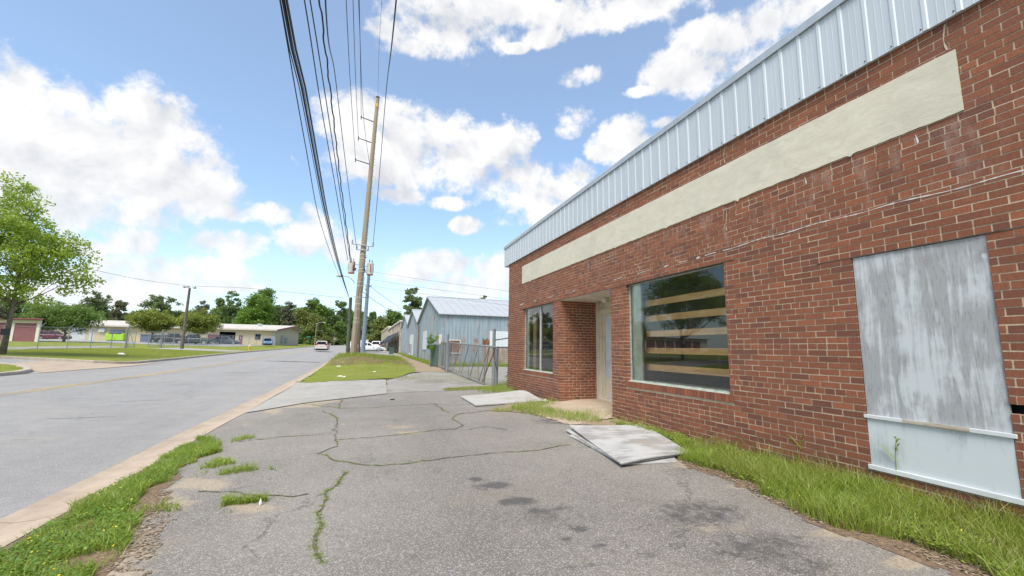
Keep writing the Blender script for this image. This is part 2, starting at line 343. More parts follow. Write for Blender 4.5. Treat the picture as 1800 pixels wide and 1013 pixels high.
# ------------------------------------------------------------------ mesh helpers
def link(o, parent=None):
    C.objects.link(o)
    if parent is not None: o.parent = parent
    return o
def from_arrays(name, V, F, mats, parent=None, smooth=False, mi=None):
    me = bpy.data.meshes.new(name)
    V = np.asarray(V, dtype=np.float32)
    me.from_pydata([tuple(x) for x in V.tolist()] if len(V) < 2000 else V.tolist(), [], F if isinstance(F, list) else F.tolist())
    for k in (mats if isinstance(mats, (list, tuple)) else [mats]): me.materials.append(MATS[k])
    if mi is not None: me.polygons.foreach_set('material_index', mi)
    if smooth: me.polygons.foreach_set('use_smooth', [True]*len(me.polygons))
    me.update()
    return link(bpy.data.objects.new(name, me), parent)
class MB:
    def __init__(s): s.v = []; s.f = []; s.mi = []; s.m = 0
    def add(s, vs, fs):
        b = len(s.v); s.v += [tuple(map(float, x)) for x in vs]; s.f += [tuple(b+i for i in f) for f in fs]; s.mi += [s.m]*len(fs); return s
    def box(s, lo, hi):
        (x0, y0, z0), (x1, y1, z1) = lo, hi
        return s.add([(x0,y0,z0),(x1,y0,z0),(x1,y1,z0),(x0,y1,z0),(x0,y0,z1),(x1,y0,z1),(x1,y1,z1),(x0,y1,z1)],
                     [(0,3,2,1),(4,5,6,7),(0,1,5,4),(1,2,6,5),(2,3,7,6),(3,0,4,7)])
    def hexa(s, b, t):
        return s.add(list(b)+list(t), [(0,3,2,1),(4,5,6,7),(0,1,5,4),(1,2,6,5),(2,3,7,6),(3,0,4,7)])
    def tube(s, pts, rs, seg=8, cap=True):
        pts = [np.array(p, float) for p in pts]; n = len(pts)
        if not hasattr(rs, '__len__'): rs = [rs]*n
        vs = []; prev = None
        for i, p in enumerate(pts):
            d = (pts[min(i+1, n-1)]-pts[max(i-1, 0)]); d /= (np.linalg.norm(d)+1e-9)
            if prev is None:
                a = np.array([0, 0, 1.0]) if abs(d[2]) < .9 else np.array([1.0, 0, 0])
                u = np.cross(d, a); u /= np.linalg.norm(u)
            else:
                u = prev-d*(prev@d); u /= np.linalg.norm(u)
            prev = u; w_ = np.cross(d, u)
            for k in range(seg):
                an = 2*math.pi*k/seg; vs.append(p+rs[i]*(u*math.cos(an)+w_*math.sin(an)))
        fs = [(i*seg+k, i*seg+(k+1) % seg, (i+1)*seg+(k+1) % seg, (i+1)*seg+k) for i in range(n-1) for k in range(seg)]
        if cap: fs += [tuple(reversed(range(seg))), tuple((n-1)*seg+k for k in range(seg))]
        return s.add(vs, fs)
    def bar(s, a, b, r, seg=8): return s.tube([a, b], r, seg)
    def prism(s, poly, z0, z1):
        n = len(poly)
        return s.add([(x, y, z0) for x, y in poly]+[(x, y, z1) for x, y in poly],
                     [tuple(reversed(range(n))), tuple(range(n, 2*n))]+[(i, (i+1) % n, n+(i+1) % n, n+i) for i in range(n)])
    def build(s, name, mats, parent=None, smooth=False, bevel=0):
        o = from_arrays(name, s.v, s.f, mats, parent, smooth, s.mi)
        if bevel:
            b = o.modifiers.new('bevel', 'BEVEL'); b.width = bevel; b.segments = 2; b.limit_method = 'ANGLE'
        return o
def thing(name, label, cat, loc=(0, 0, 0), rz=0, group=None):
    o = bpy.data.objects.new(name, None); C.objects.link(o); o.location = [float(a) for a in loc]; o.rotation_euler = (0, 0, rz)
    o.empty_display_size = .2
    return tag(o, label, cat, group)
def tag(o, label, cat, group=None, kind=None):
    o['label'] = label; o['category'] = cat
    if group: o['group'] = group
    if kind: o['kind'] = kind
    return o
def struct(o, label=None):
    o['kind'] = 'structure'
    if label: o['label'] = label
    return o
def copy_tree(o, parent=None):
    c = o.copy(); C.objects.link(c); c.parent = parent
    for ch in [x for x in list(C.objects) if x.parent == o]: copy_tree(ch, c)
    return c
# value noise in numpy
_P = RNG.random((256, 256))
def vnoise(x, y):
    xi = np.floor(x).astype(int); yi = np.floor(y).astype(int); fx = x-xi; fy = y-yi
    fx = fx*fx*(3-2*fx); fy = fy*fy*(3-2*fy); g = lambda a, b: _P[a % 256, b % 256]
    return (g(xi, yi)*(1-fx)+g(xi+1, yi)*fx)*(1-fy)+(g(xi, yi+1)*(1-fx)+g(xi+1, yi+1)*fx)*fy
def fbm(x, y, o=4):
    r = 0; a = .5
    for i in range(o): r = r+a*vnoise(x*2**i+17*i, y*2**i+31*i); a *= .5
    return r
def inpoly(x, y, poly):
    x = np.asarray(x, float); y = np.asarray(y, float); c = np.zeros(x.shape, bool); n = len(poly)
    for i in range(n):
        x0, y0 = poly[i]; x1, y1 = poly[(i+1) % n]
        if y0 == y1: continue
        c ^= ((y0 > y) != (y1 > y)) & (x < (x1-x0)*(y-y0)/(y1-y0)+x0)
    return c
# ------------------------------------------------------------------ terrain
def itp(x, xs, ys): return np.interp(x, xs, ys)
XG, XK = -2.62, -13.4               # right edge of the asphalt, face of the far kerb
def baseY(Y): return itp(Y, [-60, 20, 30, 40, 58, 120, 250, 700], [-1.42, -1.40, -1.33, -1.22, -.97, -.42, 1.2, 4.0])
def side_near(X): return itp(X, [-60, -18, -15, XK], [28.3, 28.0, 26.6, 24.2])
def side_far(X): return itp(X, [-60, -16, -14.6, -13.9, XK], [33.0, 31.6, 31.6, 32.2, 33.5])
def H_road(X, Y):
    X = np.asarray(X, float); mid = (XG+XK)/2; hw = (XG-XK)/2
    return baseY(Y)+.11*(1-np.clip(np.abs(X-mid)/hw, 0, 1)**2)
def H_side(X, Y): return baseY(Y)+itp(X, [-200, -60, -42, -30, -23, XK, 0], [1.0, .68, .58, .33, .26, .0, 0])+.22*itp(X, [-60, -30, -20, -15, XK], [0, .8, 1, .5, 0])*itp(Y, [20, 30, 35, 47], [.2, 1, 1, 0])
def H_right(X, Y):
    lat = itp(Y, [-60, 13, 20, 30, 45, 60, 120, 250, 700], [-1.17, -1.17, -1.15, -1.20, -1.10, -.95, -.45, 1.2, 4.0])
    edge = itp(X, [-2.2, -1.1, 1.0, 4.0], [1, .45, .12, 0])
    m = .42*np.exp(-((np.asarray(X)+.3)/2.0)**2-((np.asarray(Y)-35)/7.0)**2)*(np.asarray(X) > -2.3)
    return lat*(1-edge)+(baseY(Y)+.035+np.clip((np.asarray(Y)-16)/2, 0, 1)*.10)*edge+m
def H_left(X, Y): return H_side(X, Y)+.12
def H(X, Y):
    X = np.asarray(X, float); Y = np.asarray(Y, float)
    r = np.where(X > -2.2, H_right(X, Y), np.where(X > XK, H_road(X, Y), H_left(X, Y)))
    sd = (X <= XK) & (Y > side_near(X)) & (Y < side_far(X)) & (X > -70)
    return np.where(sd, H_side(X, Y), r)
def h(x, y): return float(H(x, y))
def gp(px, py, off=0.0):          # where the sight line meets the terrain
    r = ray(px, py); s = 1.0
    lo, hi = .5, 900.0
    t = np.concatenate([np.linspace(.5, 60, 3000), np.linspace(60, 900, 6000)])
    P = t[:, None]*r[None]; d = P[:, 2]-(H(P[:, 0], P[:, 1])+off)
    k = np.where(d < 0)[0]
    if len(k) == 0: return P[-1]
    i = k[0]; a = d[i-1]/(d[i-1]-d[i]+1e-12) if i > 0 else 0
    return P[i-1]*(1-a)+P[i]*a
def gpoly(pts): return [tuple(gp(x, y)[:2]) for x, y in pts]
def grid(name, xs, ys, zf, mat, off=0.0, keep=None, parent=None):
    XX, YY = np.meshgrid(xs, ys, indexing='ij'); ZZ = zf(XX, YY)+off
    nx, ny = XX.shape; V = np.stack([XX, YY, ZZ], -1).reshape(-1, 3)
    I = np.arange(nx*ny).reshape(nx, ny)
    Fq = np.stack([I[:-1, :-1], I[1:, :-1], I[1:, 1:], I[:-1, 1:]], -1).reshape(-1, 4)
    if keep is not None:
        cx = (XX[:-1, :-1]+XX[1:, 1:])/2; cy = (YY[:-1, :-1]+YY[1:, 1:])/2
        Fq = Fq[keep(cx, cy).reshape(-1)]
        u, inv = np.unique(Fq, return_inverse=True); V = V[u]; Fq = inv.reshape(-1, 4)
    return from_arrays(name, V, Fq, mat, parent, smooth=True)
def axis(*segs):
    r = []
    for a, b, st in segs: r += list(np.arange(a, b-1e-6, st))
    r.append(segs[-1][1]); return np.array(sorted(set(np.round(r, 4))))
GX = axis((-1500, -200, 100), (-200, -60, 10), (-60, -20, 2), (-20, -14, .5), (-14, -13, .1), (-13, -3, 1.0), (-3, 0, .1), (0, 8, .4), (8, 30, 2), (30, 200, 17), (200, 1500, 100))
GY = axis((-900, -100, 100), (-100, -10, 10), (-10, 22, 1.0), (22, 36, .25), (36, 38, 1), (38, 140, 2), (140, 300, 10), (300, 1500, 100))
def HG(X, Y):
    z = H(X, Y); low = (X < -2.18) & (X > XK-.12)
    sd = (X <= XK) & (Y > side_near(X)-.05) & (Y < side_far(X)+.05) & (X > -70)
    lot = (X >= -2.25) & (X < 11) & (Y < 24)
    return np.where(low | sd, z-.16, np.where(lot, z-.03, z))
struct(grid('ground', GX, GY, HG, 'grass_ground'))
struct(grid('road', axis((XK-.05, XG, .54)), axis((-60, 60, 2), (60, 260, 5), (260, 700, 40)), H_road, 'road_asphalt'))
struct(grid('side_street', axis((-60, -20, 2), (-20, XK+.6, .3)), axis((23, 34, .2)), lambda X, Y: np.where(X > XK, H_road(X, Y), H_side(X, Y)), 'far_asphalt', .008,
            keep=lambda X, Y: (Y > side_near(X)-.1) & (Y < side_far(X)+.1)))
# centre line: two worn yellow stripes
m, t, out = newmat('line_yellow'); v = pos(t)
f = t.ramp(t.m('ADD', t.noise(v, 7, 8, .75), t.m('MULTIPLY', t.m('SUBTRACT', t.noise(v, .25, 3), .5), .5)), .62, .38)
c = t.mix(f, (.28, .265, .235), (.62, .41, .10)); pbsdf(t, out, c, .8)
mk = MB()
for k in (-.16, .08):
    ys = np.arange(-30, 260, 3.0); x0 = -8.15+k
    for a, b in zip(ys[:-1], ys[1:]):
        mk.add([(x0, a, h(x0, a)+.006), (x0+.10, a, h(x0+.1, a)+.006), (x0+.10, b, h(x0+.1, b)+.006), (x0, b, h(x0, b)+.006)], [(0, 1, 2, 3)])
struct(mk.build('road_marking', 'line_yellow'))
tp = MB()
for (px, py, L, wd, a) in ((515, 636, 1.9, .45, .0), (330, 676, .6, .02, .6), (140, 735, .5, .012, .2), (250, 705, .5, .015, .3), (420, 655, .8, .03, .4)):
    p = gp(px, py); n = 14; vs = []
    for i in range(n+1):
        u = i/n-.5; wv = wd*(.5+_P[i, int(L*10) % 250])*math.sqrt(max(0, 1-4*u*u*.98)); cx = p[0]+u*2*L*math.cos(a); cy = p[1]+u*2*L*math.sin(a)+(.10*(_P[i, 33]-.5)); vs += [(cx, cy-wv, h(cx, cy-wv)+.005), (cx, cy+wv, h(cx, cy+wv)+.005)]
    tp.add(vs, [(2*i, 2*i+2, 2*i+3, 2*i+1) for i in range(n)])
simple('tar_seal', (.10, .10, .10), .8, .2, 8)
struct(tp.build('road_patch', 'tar_seal'))
# concrete gutter on the near side: a shallow dish, then kerb from the lawn onwards
def ribbon(mb, prof, path):
    """sweep a closed cross-section [(offset, height)] along path [(x,y,z,nx,ny)]"""
    n = len(prof); vs = [(x+nx*o, y+ny*o, z+hh) for x, y, z, nx, ny in path for o, hh in prof]
    fs = [(i*n+k, (i+1)*n+k, (i+1)*n+(k+1) % n, i*n+(k+1) % n) for i in range(len(path)-1) for k in range(n)]
    fs += [tuple(range(n)), tuple(reversed(range((len(path)-1)*n, len(path)*n)))]
    mb.add(vs, fs)
gm = MB(); ys = list(np.arange(-12, 160, 1.5))
ribbon(gm, [(0, -.15), (0, .012), (.12, -.004), (.26, .004), (.44, .045), (.44, -.15)], [(XG+.015*math.sin(y*1.3)+(0 if y < 30 else 0), y, float(baseY(y)), 1, 0) for y in ys])
struct(gm.build('gutter', 'gutter_concrete', smooth=False))
km = MB(); ys = list(np.arange(17.2, 150, 1.5))
ribbon(km, [(0, -.15), (0, .12), (.03, .15), (.15, .15), (.15, -.15)], [(-2.19, y, float(baseY(y))+.0, 1, 0) for y in ys])
struct(km.build('kerb_near_side', 'kerb_concrete'))
def kerb(name, pts, zf, closed=False):
    P = np.array(pts, float); out_ = []
    for i in range(len(P)):
        d = P[min(i+1, len(P)-1)]-P[max(i-1, 0)]; d /= np.linalg.norm(d)
        out_.append((P[i][0], P[i][1], float(zf(P[i][0], P[i][1])), d[1], -d[0]))
    b = MB(); ribbon(b, [(-.10, -.2), (-.10, .13), (-.07, .15), (.12, .15), (.17, -.2)], out_)
    return struct(b.build(name, 'kerb_concrete'))
cor = lambda cx, cy, r, a0, a1, n=9: [(cx+r*math.cos(rad(a)), cy+r*math.sin(rad(a))) for a in np.linspace(a0, a1, n)]
zs = lambda x, y: H_side(min(x, XK), y)
kerb('kerb_opposite', [(XK, y) for y in np.arange(150, 34.5, -2)]+[(XK, 33.5), (-13.55, 32.8), (-13.9, 32.2), (-14.6, 31.6)]+[(x, float(side_far(x))) for x in np.arange(-16, -60, -3)], zs)
kerb('kerb_island', [(x, float(side_near(x))) for x in np.arange(-58, -18, 3)]+[(-18, 27.9), (-16.3, 27.5), (-15.2, 26.7), (-14.2, 25.7), (-13.7, 24.8), (XK, 23.6)]+[(XK, y) for y in np.arange(23, -30, -2.5)], zs)
# fill behind the left kerbs is the grass ground itself

# asphalt forecourt, with stains and sand as marks of its own
LX = np.arange(-2.19, 5.2, .035); LY = np.arange(-4, 17.2, .045)
def lotfar(X): return 13.3+.10*(X+2)+.5*fbm(X*1.4+3, X*0+1.5, 3)
lot = grid('forecourt', LX, LY, H_right, 'lot_asphalt', 0.0, keep=lambda X, Y: ((X < 4.19) | ((Y > 6.8) & (Y < 8.93))) & (Y < 14.2+.25*(X-1)+.5*fbm(X*2, Y*2)-.2))
struct(lot)
co = np.empty(len(lot.data.vertices)*3); lot.data.vertices.foreach_get('co', co); co = co.reshape(-1, 3)
def blobs(lst, f=1.0):
    a = np.zeros(len(co)); wx = (fbm(co[:, 0]*3, co[:, 1]*3)-.47)*.35; wy = (fbm(co[:, 0]*3+50, co[:, 1]*3+9)-.47)*.35
    for (px, py, rx, ry, s) in lst:
        p = gp(px, py); q = gp(px+rx, py); r_ = gp(px, py-ry); ex = q[:2]-p[:2]; ey = r_[:2]-p[:2]
        A = np.array([ex, ey]).T; uv = np.linalg.solve(A, (co[:, :2]+np.stack([wx, wy], 1)*f-p[:2]).T)
        a = np.maximum(a, s*np.clip(1.35-np.sqrt(uv[0]**2+uv[1]**2), 0, 1))
    return a
stain = blobs([(838, 843, 22, 6, 1.0), (875, 853, 30, 8, 1.1), (848, 856, 26, 7, .9), (910, 880, 45, 10, 1.1), (945, 900, 40, 9, .9), (985, 893, 35, 8, .8), (965, 910, 30, 8, .8),
    (1020, 931, 26, 8, 1.1), (995, 951, 16, 6, .9), (1060, 960, 24, 8, .8), (1090, 935, 16, 7, .7), (1085, 948, 15, 6, .7), (1040, 975, 30, 9, .7), (1140, 975, 30, 9, .6), (920, 862, 22, 5, .6), (1010, 1000, 30, 9, .6), (960, 905, 130, 40, .55), (1080, 960, 110, 34, .5), (870, 850, 70, 16, .6),
    (980, 740, 70, 9, .8), (1040, 765, 70, 7, .35), (1230, 900, 130, 34, .8), (1340, 960, 150, 36, .8), (1190, 830, 60, 14, .5), (1420, 995, 100, 20, .75), (720, 812, 24, 4, .6), (820, 775, 18, 3, .6), (790, 770, 20, 2, .6), (1260, 985, 60, 16, .5), (700, 980, 50, 10, .35), (790, 940, 30, 10, .3)], .25)
sand = blobs([(360, 850, 60, 10, 1.0), (450, 890, 60, 8, .9), (520, 712, 50, 5, 1.1), (555, 705, 50, 5, .9), (480, 722, 20, 7, .8), (700, 750, 40, 4, .6), (715, 761, 30, 3, .7), (600, 745, 8, 6, .5), (240, 960, 45, 30, .9), (215, 1000, 40, 25, 1.0), (290, 880, 60, 16, .8), (430, 745, 20, 6, .4),
    (1060, 716, 60, 6, .6), (1010, 735, 60, 5, .6), (1080, 760, 60, 6, .6), (1225, 815, 50, 10, .8), (1330, 855, 60, 10, .7), (1480, 935, 70, 14, .8), (1600, 985, 70, 16, .9), (905, 940, 60, 10, .25), (1260, 930, 80, 12, .35)], .6)
for nm, arr in (('stain', stain), ('sand', sand)):
    at = lot.data.attributes.new(nm, 'FLOAT', 'POINT'); at.data.foreach_set('value', arr.astype(np.float32))

def patch(name, poly, mat, off, res=.1, jag=.25, jf=1.6, zf=None):
    P = np.array(poly); x0, y0 = P.min(0)-jag; x1, y1 = P.max(0)+jag
    def keep(X, Y): return inpoly(X+(fbm(X*jf, Y*jf)-.47)*jag*2.4, Y+(fbm(X*jf+40, Y*jf+7)-.47)*jag*2.4, poly)
    return grid(name, np.arange(x0, x1+res, res), np.arange(y0, y1+res, res), zf or H, mat, off, keep)
# pale concrete apron
A4 = [gp(497, 713), gp(680, 693), gp(678, 668), gp(546, 675)]; A4[0][:2] = (-2.15, 10.1); A4[3][:2] = (-2.12, 17.1)
def quadslab(name, q, mat, off=.012, n=14, thick=.12):
    vs = []; b = MB()
    for i in range(n+1):
        for j in range(n+1):
            u, v_ = i/n, j/n; p = (q[0]*(1-u)+q[1]*u)*(1-v_)+(q[3]*(1-u)+q[2]*u)*v_
            vs.append((p[0], p[1], h(p[0], p[1])+off))
    b.add(vs, [(i*(n+1)+j, (i+1)*(n+1)+j, (i+1)*(n+1)+j+1, i*(n+1)+j+1) for i in range(n) for j in range(n)])
    return struct(b.build(name, mat, smooth=True))
quadslab('driveway_apron', A4, 'slab_concrete', .016)
VERGE = gpoly([(545, 674), (600, 671), (700, 665), (728, 655), (731, 650), (715, 643), (700, 636), (690, 628)])+[(3.0, 45), (3.0, 62), (-2.0, 62), (-2.04, 17.0)]
GRAV = gpoly([(680, 692), (770, 688), (885, 682), (893, 676), (893, 655)])+[(9.5, 14), (14, 14), (14, 27.5), (5.2, 27.5), (3.9, 24), (2.6, 23.5)]+gpoly([(735, 655), (700, 664), (680, 668)])
struct(patch('gravel_yard', GRAV, 'gravel_mat', .006, .12, .2))
struct(patch('dirt_path', [(2.3, 21), (4.2, 21), (4.4, 28), (4.5, 45), (4.5, 62), (3.2, 62), (3.1, 40), (3.0, 28)], 'dirt', .016, .12, .35))
VG = VERGE[:]
struct(patch('lawn_verge', VG, 'grass_ground', .024, .12, .12))
struct(patch('porch_floor', [(3.2, 6.4), (4.3, 6.75), (5.3, 6.75), (5.3, 9.0), (3.9, 9.0), (3.4, 8.4), (3.0, 7.2)], 'porch_dirt', .010, .05, .14, 5, zf=lambda X, Y: H_right(X, Y)+.07*np.clip((X-3.8)/1.0, 0, 1)))
# soil and dead litter along the building and the gutter
SOILR = gpoly([(1180, 800), (1215, 822), (1300, 858), (1370, 890), (1450, 930), (1560, 970), (1680, 1013)])+[(1.6, -2.5), (4.19, -2.5), (4.19, 5.9)]
struct(patch('soil_strip', SOILR, 'soil_litter', .003, .05, .16, 3))
SOILL = gpoly([(5, 985), (190, 880), (290, 830), (372, 786), (390, 790), (340, 808), (300, 870), (250, 930), (200, 1010)])
SOILL = [(min(x, 9), y) for x, y in SOILL]
struct(patch('soil_bank', [(-2.15, 1.0)]+[(-2.16, y) for y in (2, 3, 4, 5, 6, 7.2)]+gpoly([(300, 862), (255, 915), (225, 960), (210, 1012)])+[(-1.1, 1.0)], 'soil_litter', .004, .05, .16, 3))
struct(patch('soil_patch', gpoly([(850, 722), (930, 703), (1010, 706), (1075, 722), (1130, 745), (1060, 752), (985, 740), (930, 728)]), 'dirt', .008, .05, .12, 3))
# paved lot and gravel track beyond the fence on the far side
struct(patch('far_yard', [(-95, 95), (-25, 84), (-21.5, 84), (-21.5, 119.5), (-95, 119.5)], 'far_asphalt', .02, .9, .4, .4))
struct(patch('far_track', gpoly([(-60, 612), (190, 608.5), (230, 611.5), (60, 613.5), (-60, 617)]), 'gravel_mat', .02, .6, .3, .4))
struct(patch('far_driveway', [(XK-.2, 56), (XK-.2, 62), (-22, 66), (-22, 58)], 'slab_concrete', .02, .3, .1))
struct(patch('car_park', [(-1.9, 55), (4.6, 52), (4.6, 100), (-1.9, 100)], 'far_asphalt', .03, .5, .2))

struct(patch('street_mouth', [(XK+.35, 24.6), (XK+1.3, 28.5), (XK+1.3, 34.5), (XK+.2, 33.0), (XK-1.2, 31.4), (XK-3.2, 31.2), (XK-3.0, 27.6), (XK-1.0, 26.1)], 'gutter_concrete', .016, .12, .12, zf=lambda X, Y: np.where(X > XK, H_road(X, Y), H_side(X, Y))+.004))
# cracks in the forecourt, dark joints with weeds rooted in them
CR_ = [[(452, 668+40), (600, 700+18), (660, 717), (762, 710), (790, 727), (815, 728), (860, 722)],
       [(600, 702), (598, 720)], [(565, 722), (595, 735), (588, 757), (590, 775), (590, 785), (560, 798), (585, 808), (640, 818), (670, 820), (790, 805), (870, 797), (945, 792), (985, 783), (1005, 780)],
       [(595, 774), (700, 765), (760, 757), (800, 755), (812, 748), (795, 738), (800, 730), (830, 724)],
       [(820, 755), (860, 750), (900, 758)], [(415, 778), (480, 770), (590, 762)], [(470, 735), (560, 727)],
       [(605, 832), (575, 868), (563, 895), (563, 930), (562, 1000)], [(352, 865), (430, 868), (520, 872), (560, 866)],
       [(760, 711), (800, 713), (850, 709)]]
crm = MB()
CRW = []
for pl in CR_:
    pts = [gp(x, y) for x, y in pl]; q = []
    for a, b in zip(pts[:-1], pts[1:]):
        n = max(2, int(np.linalg.norm(b-a)/.06))
        for i in range(n):
            p = a+(b-a)*i/n; q.append((p[0]+(fbm(p[0]*6, p[1]*6+3)-.47)*.12, p[1]+(fbm(p[0]*6+9, p[1]*6)-.47)*.12))
    CRW.append(q)
    for i in range(len(q)-1):
        (x0, y0), (x1, y1) = q[i], q[i+1]; d = np.array([x1-x0, y1-y0]); L = np.linalg.norm(d)+1e-9; nx, ny = -d[1]/L, d[0]/L
        wd = .003+.009*_P[i % 256, 7]
        crm.add([(x0-nx*wd, y0-ny*wd, h(x0, y0)+.005), (x0+nx*wd, y0+ny*wd, h(x0, y0)+.005), (x1+nx*wd, y1+ny*wd, h(x1, y1)+.005), (x1-nx*wd, y1-ny*wd, h(x1, y1)+.005)], [(0, 3, 2, 1)])
simple('crack_soil', (.10, .095, .065), .95, .3, 20)
struct(crm.build('pavement_crack', 'crack_soil'))

# ------------------------------------------------------------------ grass and weeds (uncountable: stuff)
def blades(name, pts, hgt, wid, mat, lean=.35, parent=None, hv=.4):
    """pts: Nx2 root positions; each blade is a bent tapering strip"""
    n = len(pts); x, y = pts[:, 0], pts[:, 1]; z = H(x, y)-.01
    a = RNG.random(n)*2*np.pi; hh = hgt*(1-hv+2*hv*RNG.random(n)) if np.isscalar(hgt) else hgt
    w_ = wid*(.7+.6*RNG.random(n)); l = lean*hh*(RNG.random(n)+.2); b = RNG.random(n)*2*np.pi
    ux, uy = np.cos(a)*w_/2, np.sin(a)*w_/2; lx, ly = np.cos(b)*l, np.sin(b)*l
    P = [np.stack([x-ux, y-uy, z], 1), np.stack([x+ux, y+uy, z], 1),
         np.stack([x+ux*.8+lx*.3, y+uy*.8+ly*.3, z+hh*.55], 1), np.stack([x-ux*.8+lx*.3, y-uy*.8+ly*.3, z+hh*.55], 1),
         np.stack([x+lx, y+ly, z+hh*.95], 1)]
    V = np.stack(P, 1).reshape(-1, 3); k = np.arange(n)*5
    F = [tuple(r) for r in np.stack([k, k+1, k+2, k+3], 1).tolist()]+[tuple(r) for r in np.stack([k+3, k+2, k+4], 1).tolist()]
    return from_arrays(name, V, F, mat, parent)
def leaflets(name, pts, hgt, size, mat, parent=None, zoff=0.0, tilt=1.3):
    n = len(pts); x, y = pts[:, 0], pts[:, 1]; z = H(x, y)+hgt*RNG.random(n)**.7+zoff
    a = RNG.random(n)*2*np.pi; ti = (RNG.random(n)-.5)*tilt; s_ = size*(.5+RNG.random(n))
    u = np.stack([np.cos(a), np.sin(a), ti], 1)*s_[:, None]; v_ = np.stack([-np.sin(a), np.cos(a), (RNG.random(n)-.5)*tilt], 1)*s_[:, None]*.6
    c = np.stack([x, y, z], 1); V = np.stack([c-u, c-v_, c+u, c+v_], 1).reshape(-1, 4, 3).reshape(-1, 3)
    return from_arrays(name, V, np.arange(4*n).reshape(-1, 4), mat, parent)
def scatter(poly, n, soft=.12, clump=None):
    P = np.array(poly); a = P.min(0)-soft; b = P.max(0)+soft; out_ = []; tot = 0
    while tot < n:
        q = a+(b-a)*RNG.random((n*3, 2)); wx = (fbm(q[:, 0]*2.2, q[:, 1]*2.2)-.47)*soft*3; wy = (fbm(q[:, 0]*2.2+30, q[:, 1]*2.2)-.47)*soft*3
        k = inpoly(q[:, 0]+wx, q[:, 1]+wy, poly)
        if clump: k &= (fbm(q[:, 0]*clump[0], q[:, 1]*clump[0]+5) > clump[1]+(RNG.random(len(q))-.5)*.12)
        q = q[k]; out_.append(q); tot += len(q)
        if len(out_) > 60: break
    return np.concatenate(out_)[:n]
BANK = [(-2.18, 1.2), (-2.18, 4.4), (-2.2, 6.0), (-2.16, 7.6)]+gpoly([(395, 782), (365, 800), (330, 812), (300, 845), (262, 870), (235, 905), (205, 950), (190, 1010)])+[(-1.25, 1.2)]
# strip under the wall
GR = gpoly([(1190, 790), (1215, 812), (1300, 846), (1380, 880), (1450, 912), (1560, 950), (1700, 1000), (1800, 1060)])
STRIPR = GR+[(1.9, .3), (4.17, .2), (4.17, 5.5), (4.0, 6.3), (4.1, 5.4)]
q = scatter(STRIPR, 30000, .2)
dw = 4.19-q[:, 0]
nearw = np.clip(1.15-dw*.45, .3, 1)*(.55+1.0*fbm(q[:, 0]*2.5, q[:, 1]*2.5))
hq = (.03+.13*nearw*fbm(q[:, 0]*1.3+9, q[:, 1]*1.3)**1.2*2.1)*(.5+1.0*RNG.random(len(q)))*np.clip((6.2-q[:, 1])/2.6, .3, 1)
tag(blades('grass', q, hq, .0055, 'grass_blade', .75), 'bright green rough grass growing along the foot of the brick wall', 'grass', kind='stuff')
tag(leaflets('clover', scatter(STRIPR, 26000, .14, (2.5, .42)), .07, .011, 'grass_blade'), 'low clover and broadleaf weeds among the grass at the foot of the brick wall', 'weeds', kind='stuff')
tag(blades('dry_grass', scatter(SOILR, 9000, .1, (3, .4)), .022, .006, 'grass_dry', 2.5), 'dry straw and dead grass beside the brick wall strip', 'dead grass', kind='stuff')
q = scatter(STRIPR, 9000, .16, (1.8, .46)); tag(blades('grass', q, (.12+.14*fbm(q[:, 0]*1.7, q[:, 1]*1.7))*(.5+RNG.random(len(q))), .004, 'grass_lawn', .8), 'taller pale grass stems in tufts along the brick wall', 'grass', kind='stuff')
q = scatter(STRIPR, 5000, .16, (2.2, .46)); tag(blades('dry_grass', q, .09*(.5+RNG.random(len(q))), .004, 'grass_dry', 1.1), 'dry stems mixed into the grass along the brick wall', 'dead grass', kind='stuff')
q = scatter(BANK, 3500, .16, (2.5, .45)); tag(blades('dry_grass', q, .05*(.5+RNG.random(len(q))), .004, 'grass_dry', 1.4), 'dry stems mixed into the bank beside the gutter', 'dead grass', kind='stuff')
# bank beside the gutter
q = scatter(BANK, 26000, .15, (3.2, .36)); tag(blades('grass', q, (.02+.10*fbm(q[:, 0]*3, q[:, 1]*3))*(.6+.8*RNG.random(len(q))), .005, 'grass_blade', .9), 'bright grass overgrowing the edge of the road gutter', 'grass', kind='stuff')
tag(leaflets('clover', np.concatenate([scatter(BANK, 20000, .16, (3.2, .38)), scatter([(-2.28, 3.4), (-2.2, 8.0), (-1.9, 8.0), (-1.9, 3.4)], 900, .12, (4, .5))]), .055, .010, 'leaf_bright'), 'dense clover covering the bank beside the gutter', 'clover', kind='stuff')
tag(leaflets('yellow_flower', np.concatenate([scatter(BANK, 260, .02, (2, .45)), scatter(STRIPR, 130, .02, (2, .5))]), .02, .006, 'flower_yellow', zoff=.08), 'tiny yellow flowers in the grass', 'flowers', kind='stuff')
q = scatter(gpoly([(190, 1010), (200, 950), (235, 900), (300, 850), (330, 862), (290, 905), (260, 960), (250, 1012)]), 1500, .14, (4, .43))
tag(leaflets('leaf_litter', q, .010, .010, 'litter_leaf', tilt=.5), 'dead brown leaves on the asphalt edge beside the gutter bank', 'leaf litter', kind='stuff')
q = scatter([(a-.12, b-.05) for a, b in GR]+[(a+.18, b+.1) for a, b in reversed(GR)], 2600, .08, (4, .42))
tag(leaflets('leaf_litter', q, .012, .011, 'litter_leaf', tilt=.6), 'dead brown leaves along the asphalt edge below the wall grass', 'leaf litter', kind='stuff')
